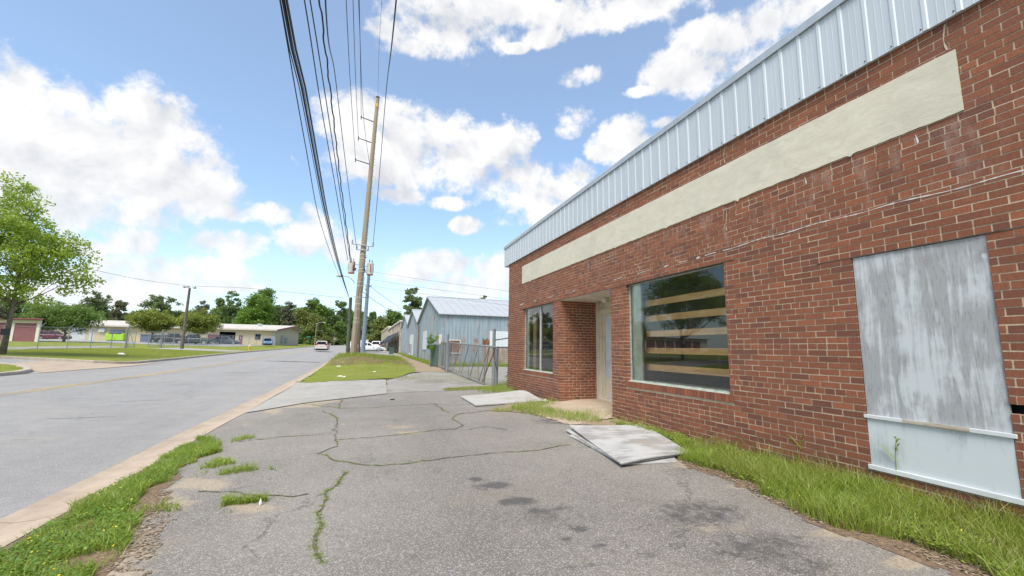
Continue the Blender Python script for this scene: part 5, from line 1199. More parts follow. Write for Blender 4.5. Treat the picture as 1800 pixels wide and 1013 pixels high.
for (pr, px, py) in ((216, 635, 206), (253, 630, 243), (291, 625, 281)):
    a, b = armtip(pr, px, py); ARM.append(b); b_ = MB(); b_.tube([a-PB, b-PB], [.05, .035], 8); b_.tube([b-PB-[0, 0, .22], b-PB+[0, 0, .12]], [.03, .05], 8); rel(mp, b_, 'arm', 'creosote')
for (pr, px0, py0, px1, py1) in ((432, 619.5, 430, 655.5, 435), (440.5, 627, 440, 647, 442)):
    d_ = pp_(polef(pr))@CF; a = D(px0, py0, d_); b = D(px1, py1, d_); b_ = MB(); b_.tube([a-PB-[0, .3, 0], b-PB-[0, .3, 0]], .045, 6)
    for e_ in (a, b): b_.tube([e_-PB-[0, .3, 0], e_-PB+[0, -.3, .32]], [.07, .05], 8)
    rel(mp, b_, 'crossarm', 'grey_steel')
for k, (px, py) in enumerate(((617.3, 480), (650, 483))):
    c_ = D(px, py, 35.6)-PB; tr = MB(); tr.m = 0; tr.tube([c_+[0, 0, -.02], c_+[0, 0, .0], c_+[0, 0, .9], c_+[0, 0, .96], c_+[0, 0, 1.02]], [.2, .25, .27, .27, .16], 16)
    o = rel(mp, tr, 'transformer', 'transformer_white')
    rs = MB(); rg = random.Random(k)
    for i in range(9):
        an = rg.uniform(0, 6.28); w_ = rg.uniform(.12, .3); z0 = rg.uniform(.05, .3); z1 = rg.uniform(.55, .95); vs = []
        for z in (z0, z1):
            for q in (an-w_, an, an+w_): vs.append(c_+[.277*math.cos(q), .277*math.sin(q), z])
        rs.add(vs, [(0, 1, 4, 3), (1, 2, 5, 4)])
    rs.tube([c_+[0, 0, -.04], c_+[0, 0, .02]], .262, 16); rel(mp, rs, 'rust_patch', 'transformer_rust', par=o)
    ins = MB(); ins.tube([c_+[-.08, 0, 1.0], c_+[-.08, 0, 1.25]], [.05, .03], 8); ins.tube([c_+[.12, 0, 1.0], c_+[.12, 0, 1.2]], [.05, .03], 8); rel(mp, ins, 'bushing', 'creosote', par=o)
    br2 = MB(); zc = c_+[0, 0, .7]; ax = pp_((c_[2]+.7)/(PT-PB)[2])-PB; br2.tube([zc, ax], .03, 6); zc = c_+[0, 0, .2]; ax = pp_((c_[2]+.2)/(PT-PB)[2])-PB; br2.tube([zc, ax], .03, 6); rel(mp, br2, 'bracket', 'grey_steel')
b_ = MB(); q = [D(x, y, 35)-PB for x, y in ((624, 497), (617, 490), (610, 486), (599, 485))]; b_.tube(q, .035, 8); rel(mp, b_, 'lamp_arm', 'grey_steel')
b_ = MB(); e_ = q[-1]; b_.tube([e_+[.25, 0, .02], e_+[0, 0, 0], e_+[-.35, 0, -.02]], [.05, .11, .06], 8); rel(mp, b_, 'lamp_head', 'galvanised')
b_ = MB()
for q_ in (((636, 490), (630, 515), (628, 560), (622, 622)), ((641, 488), (636, 520), (633, 560))): b_.tube([D(x, y, 34.9)-PB for x, y in q_], .012, 4)
for (x0, y0, x1, y1) in ((644, 453, 641, 452), (626, 471, 624, 475), (640, 470, 642, 478)): b_.tube([D(x0, y0, 35.1)-PB, D(x1, y1, 35.1)-PB], .05, 6)
rel(mp, b_, 'cable_run', 'wire_black')
s0 = D(611, 626, 37.5); s0[2] = h(s0[0], s0[1]); s1 = D(616.5, 523, 37.8)
b_ = MB(); b_.tube([np.array([0, 0, -.1]), (s1-s0)*.5, s1-s0], [.17, .15, .13], 12); put(b_, 'utility_pole', 'creosote', 'short greenish timber pole stub just left of the tall concrete pole', 'utility pole', s0)
s0 = D(638.5, 606, 62); s0[2] = h(s0[0], s0[1])-.1; s1 = D(648.5, 481, 60)
st = thing('utility_pole', 'blue grey steel pole behind the transformers, thinner than the concrete one', 'utility pole', s0)
b_ = MB(); b_.tube([(0, 0, 0), (s1-s0)*.5, s1-s0], [.33, .27, .21], 14); rel(st, b_, 'shaft', 'grey_steel')
b_ = MB()
for py, dx in ((504, 14), (510, -10)): q = s1+(s0-s1)*((py-481)/125); e_ = D(648.5-(py-481)/12+dx*.5, py-3, 60); b_.tube([q-s0, e_-s0], .05, 6)
rel(st, b_, 'arm', 'grey_steel')
s2 = D(632, 606, 50); s2[2] = h(s2[0], s2[1]); b_ = MB(); e_ = D(635.5, 515, 50)-s2; b_.tube([(0, 0, -.1), e_], [.14, .09], 8); b_.tube([e_*.93-[.8, 0, 0], e_*.93+[.8, 0, 0]], .04, 6); put(b_, 'utility_pole', 'brown_pole', 'thin dark timber pole between the concrete pole and the steel pole', 'utility pole', s2)
# yard light pole
s0 = D(319.5, 612, 51); s0[2] = h(s0[0], s0[1]); s1 = D(333.5, 507, 51)
t = thing('light_pole', 'leaning timber yard light pole with three floodlights', 'light pole', s0)
b_ = MB(); b_.tube([(0, 0, -.1), (s1-s0)*.5, s1-s0], [.19, .16, .12], 10); rel(t, b_, 'shaft', 'bark')
for dx, dy in ((-.28, -.1), (.05, -.3), (.3, .05)):
    b_ = MB(); c_ = s1-s0+np.array([dx, dy, .12]); b_.tube([s1-s0, c_], .025, 5); b_.tube([c_, c_+np.array([dx*.9, dy*.9-.12, -.04])], [.07, .16], 10); rel(t, b_, 'floodlight', 'silver_grey')
# far street lamp, street-name sign, palm
s0 = D(553, 606, 140); s0[2] = h(s0[0], s0[1])-.1; s1 = D(556.5, 569.5, 140)
t = thing('street_lamp', 'slim grey street lamp with a curved arm on the far verge', 'street lamp', s0); v_ = s1-s0
b_ = MB(); b_.tube([(0, 0, 0), v_], [.13, .09], 8); rel(t, b_, 'post', 'galvanised')
b_ = MB(); b_.tube([v_, v_+[.9, 0, .45], v_+[2.0, 0, .55]], .05, 6); rel(t, b_, 'arm', 'galvanised'); b_ = MB(); b_.tube([v_+[1.8, 0, .52], v_+[2.7, 0, .5]], [.14, .1], 8); rel(t, b_, 'lamp_head', 'silver_grey')
s0 = D(541, 605, 115); s0[2] = h(s0[0], s0[1]); z1 = D(541, 593, 115)[2]-s0[2]
t = thing('street_sign', 'green street-name sign on a thin post at the far corner', 'street sign', s0); b_ = MB(); b_.tube([(0, 0, 0), (0, 0, z1)], .035, 6); rel(t, b_, 'post', 'galvanised'); b_ = MB(); b_.box((-.55, -.02, z1), (.55, .02, z1+.28)); rel(t, b_, 'sign_plate', 'sign_green')
# white roof box sign behind the parked cars
s0 = D(643, 612, 74); s0[2] = h(s0[0], s0[1]); t = thing('sign_board', 'plain white square board standing above the parked white cars', 'sign', s0); z1 = D(643, 603, 74)[2]-s0[2]
b_ = MB(); b_.box((-.3, -.05, z1-.2), (.35, .05, z1+.55)); rel(t, b_, 'board', 'white_paint'); b_ = MB(); b_.tube([(0, 0, 0), (0, 0, z1-.2)], .04, 6); rel(t, b_, 'post', 'galvanised')
# wheelie bin
s0 = gp(688, 621); t = thing('wheelie_bin', 'dark green wheelie bin on the path by the awning building', 'bin', D(688, 619, 56)*np.array([1, 1, 0])+np.array([0, 0, h(*D(688, 619, 56)[:2])]))
b_ = MB(); b_.hexa([(-.22, -.25, .05), (.22, -.25, .05), (.22, .25, .05), (-.22, .25, .05)], [(-.3, -.35, 1.0), (.3, -.35, 1.0), (.3, .35, 1.0), (-.3, .35, 1.0)]); rel(t, b_, 'body', 'green_slats', bevel=.02); b_ = MB(); b_.box((-.33, -.4, 1.0), (.33, .38, 1.09)); rel(t, b_, 'lid', 'black_plastic', bevel=.02)
for x in (-.25, .25): b_ = MB(); b_.tube([(x-.04, .28, .1), (x+.04, .28, .1)], .1, 12); rel(t, b_, 'wheel', 'rubber')

# ------------------------------------------------------------------ overhead wires
def wire(label, pts, r, wob=0, mat='wire_black', group='overhead wires along the street', name='wire', ext=True):
    """pts: world points from the pole towards and past the camera"""
    P = [np.array(p, float) for p in pts]; q = []
    if ext:
        d = P[-1]-P[-2]; d /= abs(d[1]); P.append(P[-1]+d*np.array([1, 1, .25])*22)
    T = np.linspace(0, 1, 60 if not wob else 160); t_ = np.linspace(0, 1, len(P)) if len(P) < 3 else np.cumsum([0]+[np.linalg.norm(b-a) for a, b in zip(P[:-1], P[1:])]); t_ = t_/t_[-1]
    # smooth (Catmull-Rom like) through the points
    A = np.array(P)
    def cub(s):
        i = min(np.searchsorted(t_, s, side='right')-1, len(P)-2); i = max(i, 0); u = (s-t_[i])/(t_[i+1]-t_[i])
        p0 = A[max(i-1, 0)]; p1 = A[i]; p2_ = A[i+1]; p3_ = A[min(i+2, len(P)-1)]; L = (t_[i+1]-t_[i])
        m1 = (p2_-p0)/(t_[i+1]-t_[max(i-1, 0)])*L; m2 = (p3_-p1)/(t_[min(i+2, len(P)-1)]-t_[i])*L
        return (2*u**3-3*u**2+1)*p1+(u**3-2*u**2+u)*m1+(-2*u**3+3*u**2)*p2_+(u**3-u**2)*m2
    for k, s in enumerate(T):
        p = cub(s)
        if wob: p = p+wob*np.array([math.sin(k*.9)+.5*math.sin(k*2.3), 0, math.cos(k*.8)])
        q.append(p)
    b_ = MB(); b_.tube(q, r, 6 if r < .04 else 8); o = b_.build(name, mat)
    return tag(o, label, 'wire', group)
def atz(px, py, z): return onz(px, py, z)
zt_ = lambda p: p[2]
A1, A2, A3 = ARM
TP = PT+np.array([0, 0, .12])
wire('hair-thin wire rising to the very top of the concrete pole', [TP, atz(664+2.2, 90, TP[2]*.985), atz(671, 0, TP[2]*.97)], .009)
wire('wire on the uppermost side arm of the concrete pole, passing the pole closest', [A1, atz(633.5, 100, A1[2]*.975), atz(631.5, 0, A1[2]*.96)], .016)
wire('wire on the middle side arm of the concrete pole', [A2, atz(624.8, 130, A2[2]*.975), atz(620.5, 0, A2[2]*.955)], .016)
wire('wire on the lowest side arm of the concrete pole', [A3, atz(616, 150, A3[2]*.975), atz(608.5, 0, A3[2]*.955)], .016)
wire('doubled companion wire just right of the uppermost arm wire', [D(651, 300, 35.5), D(638.5, 200, 29), atz(630, 0, A1[2]*.90)], .014)
cR = D(655.8, 431, 35.3); cL = D(619.6, 427, 35.3); cM = D(627, 437, 35.3)
wire('isolated wire right of the concrete pole, ending at its crossarm', [cR, D(665, 330, 30), D(678, 170, 22), atz(696.5, 0, cR[2]*.93)], .018)
wire('wire from the left end of the crossarm, between arm wires and bundle', [cM, D(609, 300, 27), D(590, 140, 19.0), atz(572, 0, cM[2]*.93)], .018)
wire('thick wavy twisted cable running down to the left transformer', [D(617.5, 462, 35.2), D(600, 330, 27), D(579, 145, 18.3), D(571, 80, 16.2), atz(562, 0, 11.3)], .03, .022)
wire('grey cable immediately left of the wavy cable', [D(616, 462, 35.2), D(595, 320, 26.5), D(569, 150, 18.6), atz(545, 0, 11.3)], .022)
wire('straight black cable left of the grey cable, second from the bundle', [D(611.5, 458, 35.3), D(588, 320, 26.5), D(563, 178, 19.2), atz(535, 0, 11.2)], .022)
e_ = s1_ = D(616, 527, 37.6)
def low(dx, r, lab, z0=5.2, wobble=0): 
    return wire(lab, [D(613+dx*.05, 522, 37.6), D(596+dx*.3, 470, 21), D(572+dx*.55, 375, 12.8), D(547.6+dx*.8, 247, 8.9), D(526.6+dx*.95, 135.7, 6.9), D(513+dx, 86, 6.25), D(497+dx, 0, 5.35)], r, wobble)
low(0, .017, 'thick black telephone cable, left one of the heavy bundle'); low(6.8, .016, 'thick black telephone cable, right one of the heavy bundle'); low(3.2, .006, 'thin lashing wire between the two heavy cables')
low(-4.5, .008, 'thinnest wire on the left side of the heavy bundle')
wire('thin wire curving away on the left side of the heavy bundle lower down', [D(612, 524, 37.6), D(590, 470, 21), D(560, 380, 12.8), D(538, 262, 8.9), D(516, 140, 6.9), D(492, 0, 5.35)], .009)
cr = 'service wires crossing the street'
wire('service wire crossing the street from the yard light pole to the concrete pole', [D(606, 524, 37), D(530, 516, 38), D(430, 506.5, 44), D(333.5, 503, 51)], .014, group=cr, ext=False)
wire('service wire from the left roadside tree to the yard light pole', [D(333.5, 503, 51), D(250, 492, 42), D(160, 474, 36), D(40, 450, 31)], .014, group=cr, ext=False)
wire('upper service wire slanting from the right transformer behind the brick shop', [D(655, 478, 35.5), D(760, 494, 34), D(900, 513, 33)], .009, group=cr, ext=False)
wire('middle service wire slanting from the pole behind the brick shop', [D(645, 490.5, 35.5), D(760, 508, 34), D(900, 527, 33)], .009, group=cr, ext=False)
wire('lower service wire slanting from the pole behind the brick shop', [D(641, 501, 35.5), D(760, 519, 34), D(900, 538, 33)], .009, group=cr, ext=False)
wire('service drop sagging from the pole to the second shed ridge', [D(650, 503, 35.5), D(672, 520, 38), D(700, 540, 46), D(712, 553, 55)], .016, group=cr, ext=False)
wire('lower service drop sagging from the pole to the awning building', [D(636, 512, 35.5), D(660, 530, 38), D(685, 545, 46), D(703, 553, 60)], .02, group=cr, ext=False)
wire('short line between the concrete pole and the steel pole', [D(641, 500, 35.6), D(645, 508, 48), D(646.5, 512, 60)], .02, group=cr, ext=False)

# ------------------------------------------------------------------ vehicles
def vehicle(kind, label, cat, loc, rz, col, plate=True):
    t = thing({'sedan': 'parked_sedan', 'suv': 'parked_suv', 'pickup': 'pickup_truck', 'hatch': 'small_car'}[kind], label, cat, loc, rz)
    if kind == 'sedan': L, Wd, Ht, wr = 4.75, 1.82, 1.44, .33
    elif kind == 'suv': L, Wd, Ht, wr = 4.75, 1.86, 1.74, .37
    elif kind == 'hatch': L, Wd, Ht, wr = 4.1, 1.75, 1.47, .32
    else: L, Wd, Ht, wr = 5.9, 1.98, 1.92, .41
    w = Wd/2; zb = wr*.62
    belt = {'sedan': .93, 'suv': 1.08, 'hatch': .95, 'pickup': 1.2}[kind]
    S_ = {'sedan': [(-L/2, .58, .72, .80), (-L/2+.12, .5, .98, .92), (-L/2+.9, .3, 1.02, .99), (-L/2+1.5, .3, belt, 1), (L/2-1.55, .3, belt, 1), (L/2-1.0, .3, .90, .99), (L/2-.35, .35, .76, .93), (L/2, .45, .6, .78)],
          'suv': [(-L/2, .55, .95, .86), (-L/2+.1, .45, 1.05, .93), (-L/2+.7, .32, belt, 1), (L/2-1.5, .32, belt, 1), (L/2-1.1, .32, 1.06, 1), (L/2-.3, .38, .95, .95), (L/2, .45, .72, .82)],
          'hatch': [(-L/2, .5, .85, .84), (-L/2+.12, .4, .95, .92), (-L/2+.6, .3, belt, 1), (L/2-1.3, .3, belt, 1), (L/2-.95, .3, .92, .99), (L/2-.3, .35, .78, .93), (L/2, .42, .6, .78)],
          'pickup': [(-L/2, .62, 1.12, .94), (-L/2+.05, .55, 1.17, .97), (-L/2+.8, .45, 1.18, 1), (L/2-1.6, .45, belt, 1), (L/2-1.2, .45, 1.17, 1), (L/2-.25, .5, 1.08, .97), (L/2, .55, .85, .88)]}[kind]
    b_ = MB(); vs = []
    for (x, z0, z1, k) in S_:
        ww = w*k; zm = (z0+z1)/2
        half = [(ww*.86, z0), (ww*.97, z0+.10), (ww, zm), (ww*.985, z1-.12), (ww*.93, z1-.03), (ww*.80, z1)]
        vs += [(x, y, z) for y, z in half]+[(x, -y, z) for y, z in reversed(half)]
    n = 12; fs = [(i*n+k, i*n+(k+1) % n, (i+1)*n+(k+1) % n, (i+1)*n+k) for i in range(len(S_)-1) for k in range(n)]
    fs += [tuple(reversed(range(n))), tuple((len(S_)-1)*n+k for k in range(n))]
    b_.add(vs, fs)
    # greenhouse: (x, z, half width)
    G_ = {'sedan': [(L/2-1.5, belt-.04, .86), (L/2-2.25, Ht-.05, .66), (-L/2+1.75, Ht-.03, .66), (-L/2+.75, 1.0, .84)],
          'suv': [(L/2-1.35, belt-.04, .9), (L/2-1.95, Ht-.08, .74), (-L/2+.65, Ht-.06, .74), (-L/2+.15, belt-.05, .88)],
          'hatch': [(L/2-1.2, belt-.04, .88), (L/2-1.9, Ht-.06, .70), (-L/2+.7, Ht-.06, .70), (-L/2+.12, belt-.05, .86)],
          'pickup': [(L/2-1.45, belt-.04, .9), (L/2-2.1, Ht-.06, .76), (L/2-3.35, Ht-.06, .76), (L/2-3.75, belt-.04, .9)]}[kind]
    gv = []
    for s in (1, -1): gv += [(x, s*w*k, z) for x, z, k in G_]
    crown = Ht
    gv += [(G_[1][0]-.15, w*.5, crown), (G_[2][0]+.15, w*.5, crown), (G_[1][0]-.15, -w*.5, crown), (G_[2][0]+.15, -w*.5, crown)]
    b_.add(gv, [(0, 3, 2, 1), (4, 5, 6, 7), (0, 1, 5, 4), (3, 7, 6, 2), (1, 2, 9, 8), (5, 10, 11, 6), (8, 9, 11, 10), (1, 8, 10, 5), (2, 6, 11, 9)])
    if kind == 'pickup':
        b_.box((-L/2+.06, -w*.96, 1.1), (L/2-3.8, -w*.88, 1.30)); b_.box((-L/2+.06, w*.88, 1.1), (L/2-3.8, w*.96, 1.30)); b_.box((-L/2-.01, -w*.93, .75), (-L/2+.06, w*.93, 1.30))
    o = rel(t, b_, 'body', col, bevel=.03)
    # glazing panels
    def P3(i, s, f=0): x, z, k = G_[i]; return np.array([x, s*w*k, z])
    gl = MB()
    for s in (1, -1):
        a, b, c_, d_ = P3(0, s), P3(1, s), P3(2, s), P3(3, s); nrm = np.array([0, s*.012, .003])
        def Q(u, v): bot = a+(d_-a)*u; top = b+(c_-b)*u; return bot+(top-bot)*v+nrm
        br = {'sedan': [(.14, .47), (.50, .82)], 'suv': [(.10, .37), (.40, .66), (.70, .90)], 'hatch': [(.12, .46), (.49, .84)], 'pickup': [(.10, .52), (.56, .90)]}[kind]
        for u0, u1 in br: gl.add([Q(u0+.02, .12), Q(u1, .12), Q(u1-.01, .88), Q(u0+.03, .88)], [(0, 1, 2, 3)] if s < 0 else [(3, 2, 1, 0)])
    for i0, i1, sx in ((0, 1, 1), (3, 2, -1)):
        a, b = P3(i0, 1), P3(i0, -1); c_, d_ = P3(i1, -1), P3(i1, 1); nr = np.array([sx*.012, 0, .012])
        def Q2(u, v): bt = a+(b-a)*u; tp = d_+(c_-d_)*u; return bt+(tp-bt)*v+nr
        gl.add([Q2(.06, .1), Q2(.94, .1), Q2(.92, .9), Q2(.08, .9)], [(0, 1, 2, 3), (3, 2, 1, 0)])
    rel(t, gl, 'glass', 'car_glass')
    wb = {'sedan': (1.42, -1.35), 'suv': (1.40, -1.32), 'hatch': (1.25, -1.22), 'pickup': (1.95, -1.75)}[kind]
    for x in wb:
        for s in (1, -1):
            b_ = MB(); y = s*(w-.12); b_.tube([(x, y-s*.10, wr), (x, y-s*.10, wr), (x, y+s*.10, wr), (x, y+s*.13, wr)], [wr*.9, wr, wr, wr*.94], 20)
            wo_ = rel(t, b_, 'wheel', 'rubber'); b_ = MB(); b_.tube([(x, y+s*.12, wr), (x, y+s*.137, wr), (x, y+s*.14, wr)], [wr*.66, wr*.62, wr*.2], 14); rel(t, b_, 'rim', 'rim_metal', par=wo_)
            b_ = MB(); k = 14; vs = []
            for i in range(k+1): an = math.pi*i/k; vs += [(x+math.cos(an)*(wr+.03), s*(w+.004), wr+math.sin(an)*(wr+.03)), (x+math.cos(an)*(wr+.09), s*(w+.002), wr+math.sin(an)*(wr+.09))]
            b_.add(vs, [(2*i, 2*i+1, 2*i+3, 2*i+2) for i in range(k)]); rel(t, b_, 'wheel_arch', 'black_plastic')
    zl = {'sedan': (.62, .80), 'suv': (.72, 1.0), 'hatch': (.62, .9), 'pickup': (.85, 1.05)}[kind]
    for s in (1, -1):
        b_ = MB(); b_.box((L/2-.30, s*w*.62-.16, zl[0]), (L/2-.05 if kind != 'pickup' else L/2+.01, s*w*.62+.16, zl[0]+.15)); rel(t, b_, 'headlight', 'head_lens', bevel=.02)
        b_ = MB(); b_.box((-L/2-.012, s*w*.72-.13, zl[1]-.02), (-L/2+.25, s*w*.72+.15, zl[1]+.22)); rel(t, b_, 'tail_light', 'red_lens', bevel=.02)
        b_ = MB(); b_.box((G_[0][0]-.45, s*(w+.02)-.02+(0 if s > 0 else -.16), belt+.02), (G_[0][0]-.33, s*(w+.02)+.02+(.16 if s > 0 else 0), belt+.16)); rel(t, b_, 'mirror', col, bevel=.02)
    b_ = MB(); b_.box((-L/2-.06, -w*.88, .38), (-L/2+.25, w*.88, .60)); b_.box((L/2-.25, -w*.85, .34), (L/2+.04, w*.85, .52)); rel(t, b_, 'bumper', 'galvanised' if kind == 'pickup' else ('black_plastic' if kind == 'suv' else col), bevel=.04)
    b_ = MB(); b_.box((-L/2+.35, -w*.8, zb-.02), (L/2-.35, w*.8, .5)); rel(t, b_, 'underbody', 'rubber')
    if plate: b_ = MB(); b_.box((-L/2-.03, -.16, .74), (-L/2-.012, .16, .90)); rel(t, b_, 'number_plate', 'plate_mat')
    return t
def gl_(p): return (p[0], p[1], h(p[0], p[1])+.02)
def gl2(px, py, d): p = D(px, py, d); return gl_(p)
v = vehicle('hatch', 'silver hatchback driving away along the right lane of the road', 'car', gl2(566, 619, 60.5), rad(90), 'paint_silver'); v.name = 'moving_car'
v = vehicle('sedan', 'white sedan parked side-on behind the grass mound, in front of the white van', 'car', gl2(648, 620, 65), rad(3), 'paint_white')
v = vehicle('suv', 'large white sport utility vehicle behind the white sedan', 'car', gl2(637, 614, 70), rad(4), 'paint_white')
v = vehicle('suv', 'white car half hidden beyond the nose of the white sedan', 'car', gl2(663, 611, 82), rad(80), 'paint_white')
v = vehicle('pickup', 'dark pickup truck parked side-on behind the yard light pole', 'pickup truck', gl2(341, 608, 78), rad(180), 'paint_dark')
v = vehicle('pickup', 'dark pickup truck at the left of the row, its tail showing red lights', 'pickup truck', gl2(303, 607, 82), rad(8), 'paint_black')
v = vehicle('suv', 'dark grey sport utility vehicle in front of the open bay door', 'car', gl2(397, 607, 88), rad(5), 'paint_grey')
v = vehicle('suv', 'blue sport utility vehicle facing the street at the corner of the tan building', 'car', gl2(469, 610, 93), rad(-76), 'paint_blue')
v = vehicle('suv', 'maroon sport utility vehicle under the dark round tree by the storage building', 'car', gl2(92, 601, 80), rad(2), 'paint_maroon')
# ------------------------------------------------------------------ trees
def leafcloud(cent, rads, per, size, flat=1.0, seed=0, up=.5):
    rg = np.random.default_rng(seed); cs = np.repeat(np.array(cent), per, 0); rr = np.repeat(np.array(rads), per, 0); n = len(cs)
    d = rg.normal(size=(n, 3)); d /= np.linalg.norm(d, axis=1)[:, None]; r = rg.random(n)**.45
    p = cs+d*rr*r[:, None]*np.array([1, 1, flat])
    nr = rg.normal(size=(n, 3))+np.array([0, 0, up]); nr /= np.linalg.norm(nr, axis=1)[:, None]
    a = np.cross(nr, rg.normal(size=(n, 3))); a /= np.linalg.norm(a, axis=1)[:, None]; b = np.cross(nr, a)
    s = size*(.6+.8*rg.random(n))[:, None]
    V = np.stack([p-a*s, p-b*s*.55-nr*s*.12, p+a*s, p+b*s*.55-nr*s*.12], 1).reshape(-1, 3)
    return V
def tree(label, cat, loc, hgt, crown, leaf, nclump, per, size, trunk_r=.2, bark='bark', name='tree', clump_r=(.5, .9), flat=.8, seed=0, lean=(0, 0), trunk_top=None, group=None, shell=.35, limbs=10, bare=0.0):
    """crown: ellipsoids (x, y, z, rx, ry, rz) relative to the tree's base"""
    rg = np.random.default_rng(seed); t = thing(name, label, cat, loc, group=group)
    vol = np.array([c[3]*c[4]*c[5] for c in crown]); vol = vol/vol.sum(); cs = []; rs = []
    for k in range(nclump):
        c = crown[rg.choice(len(crown), p=vol)]; d = rg.normal(size=3); d /= np.linalg.norm(d); r = (shell+(1-shell)*rg.random())**.6
        cs.append(np.array(c[:3])+d*r*np.array(c[3:])); q = rg.uniform(*clump_r); rs.append([q, q, q])
    cs = np.array(cs); rs = np.array(rs)
    V = leafcloud(cs, rs, per, size, flat, seed+1)
    tt = trunk_top or hgt*.75
    b_ = MB(); rr = random.Random(seed); k = 6
    tp = [np.array([lean[0]*i/k+rr.uniform(-.05, .05)*i*.5, lean[1]*i/k+rr.uniform(-.05, .05)*i*.5, tt*i/k-.1*(i == 0)]) for i in range(k+1)]
    b_.tube(tp, [trunk_r*(1.25 if i == 0 else 1-.8*i/k) for i in range(k+1)], 9)
    zmin = min(c[2]-c[5] for c in crown)
    for j in rg.choice(len(cs), min(limbs, len(cs)), replace=False):
        e = cs[j]; z0 = np.clip(e[2]-abs(np.hypot(e[0]-lean[0], e[1]))*.75-.3, max(.18*hgt, zmin*.75), tt*.95); f = z0/tt
        s = np.array([np.interp(z0, [q[2] for q in tp], [q[0] for q in tp]), np.interp(z0, [q[2] for q in tp], [q[1] for q in tp]), z0]); m_ = (s+e)/2+np.array([0, 0, -.06*np.linalg.norm(e-s)])+rg.normal(size=3)*.12
        r0 = trunk_r*(1-.7*f)*.42; b_.tube([s, m_, e], [r0, r0*.6, r0*.18], 5)
    rel(t, b_, 'trunk', bark, smooth=True)
    o = from_arrays('crown', V, np.arange(len(V)).reshape(-1, 4), leaf, t); return t
# roadside pear at the left edge
p = D(4, 621, 25); z0 = h(p[0], p[1])
tree('large bright green broadleaf tree at the left edge, its crown partly cut off', 'tree', (p[0], p[1], z0), 11,
     [(-1.01, 0.0, 6.13, 3.28, 3.28, 2.94), (-1.34, 0.0, 8.74, 2.1, 2.18, 2.02), (1.43, 0.42, 5.29, 2.1, 2.18, 1.68), (1.09, 0.0, 7.14, 1.68, 1.85, 1.43), (-3.53, 0.0, 5.88, 2.35, 2.52, 2.52), (0.17, -0.42, 3.53, 2.18, 2.18, 0.92)], 'leaf_pear', 270, 105, .085, trunk_r=.14, bark='bark', name='broadleaf_tree', clump_r=(.4, .9), flat=.7, seed=11, lean=(.3, 0), trunk_top=9.0, shell=.15, limbs=40)
p = D(9, 584, 24.7); b_ = MB(); b_.box((-.14, -.12, -.16), (.14, .12, .16)); b_.box((-.16, -.14, .16), (.16, .14, .19)); put(b_, 'meter_box', 'black_plastic', 'small dark box fixed on the trunk of the roadside tree', 'box', p)
# neighbours seen in the shop windows only, and the edge of the frame
tree('second roadside tree, mostly outside the left edge', 'tree', (-24.5, 25.5, h(-24.5, 25.5)), 10, [(0, 0, 6.5, 3.2, 3.2, 3.2), (0, 0, 8.6, 2.4, 2.4, 1.9)], 'leaf_mid', 60, 90, .16, trunk_r=.25, name='broadleaf_tree', clump_r=(.8, 1.3), seed=15)

TR = [0]
def far(label, px, py_top, py_bot, pw, d, kind, base=None, cat='tree', leaf=None, dens=1.0):
    TR[0] += 1; s = 1000+TR[0]*7; p = D(px, 600, d); zb = h(p[0], p[1]); top = D(px, py_top, d)[2]; bot = D(px, py_bot, d)[2]-zb; H_ = top-zb
    u = d/759; R = pw/2*u; rg = random.Random(s); cr = []
    if kind == 'pine':
        nl = 9
        for i in range(nl):
            f = i/(nl-1); z = bot+(H_-bot)*(.12+.82*f); rr = R*(.5+.45*math.sin(math.pi*(.1+.75*f)))*(1-.2*f)*rg.uniform(.75, 1.15)
            for k in range(2 if f < .85 else 1):
                an = rg.uniform(0, 6.28); cr.append((math.cos(an)*rr*.5, math.sin(an)*rr*.5, z+rg.uniform(-.3, .3), rr*.6, rr*.6, (H_-bot)*.10))
        return tree(label, cat, (p[0], p[1], zb), H_, cr, leaf or 'leaf_pine', int(85*dens), 52, .0016*d+.07, trunk_r=.26, bark='dark_bark', name='pine_tree', clump_r=(R*.14, R*.24), flat=.6, seed=s, trunk_top=H_*.95, shell=.1, limbs=16)
    if kind == 'round':
        cr = [(0, 0, (bot+H_)/2, R*.95, R*.95, (H_-bot)*.44)]
        for k in range(5): an = k*1.26+rg.random(); cr.append((math.cos(an)*R*.42, math.sin(an)*R*.42, (bot+H_)/2+rg.uniform(-.3, .25)*(H_-bot)*.6, R*.55, R*.55, (H_-bot)*.28))
        return tree(label, cat, (p[0], p[1], zb), H_, cr, leaf or 'leaf_yellowgreen', int(170*dens), 95, .0011*d+.06, trunk_r=.18, name='round_tree', clump_r=(R*.16, R*.26), flat=.8, seed=s, trunk_top=H_*.6, shell=.3, limbs=14)
    cr = []
    for k in range(8):
        f = k/7; z = bot+(H_-bot)*(.2+.68*f); rr = R*(1.0-.45*f**1.6); an = rg.uniform(0, 6.28); o_ = R-rr*.62 if f < .7 else R*.2
        cr.append((math.cos(an)*o_*rg.uniform(.3, 1), math.sin(an)*o_*rg.uniform(.3, 1), z, rr*rg.uniform(.5, .68), rr*.6, (H_-bot)*rg.uniform(.13, .2)))
    cr.append((0, 0, H_-(H_-bot)*.14, R*.4, R*.4, (H_-bot)*.13))
    return tree(label, cat, (p[0], p[1], zb), H_, cr, leaf or 'leaf_mid', int(150*dens), 80, .0014*d+.07, trunk_r=.3, name='broadleaf_tree', clump_r=(R*.15, R*.27), flat=.75, seed=s, trunk_top=H_*.75, shell=.25, limbs=18, bark='dark_bark')
# by the lots
far('dark green spreading tree above the maroon car', 112, 529, 588, 96, 66, 'round', leaf='leaf_mid', dens=1.1)
far('round olive green tree, left one of the clipped pair before the tan building', 266, 541, 586, 76, 84, 'round')
far('round olive green tree behind the yard light pole, right one of the clipped pair', 345, 541, 588, 68, 84, 'round')
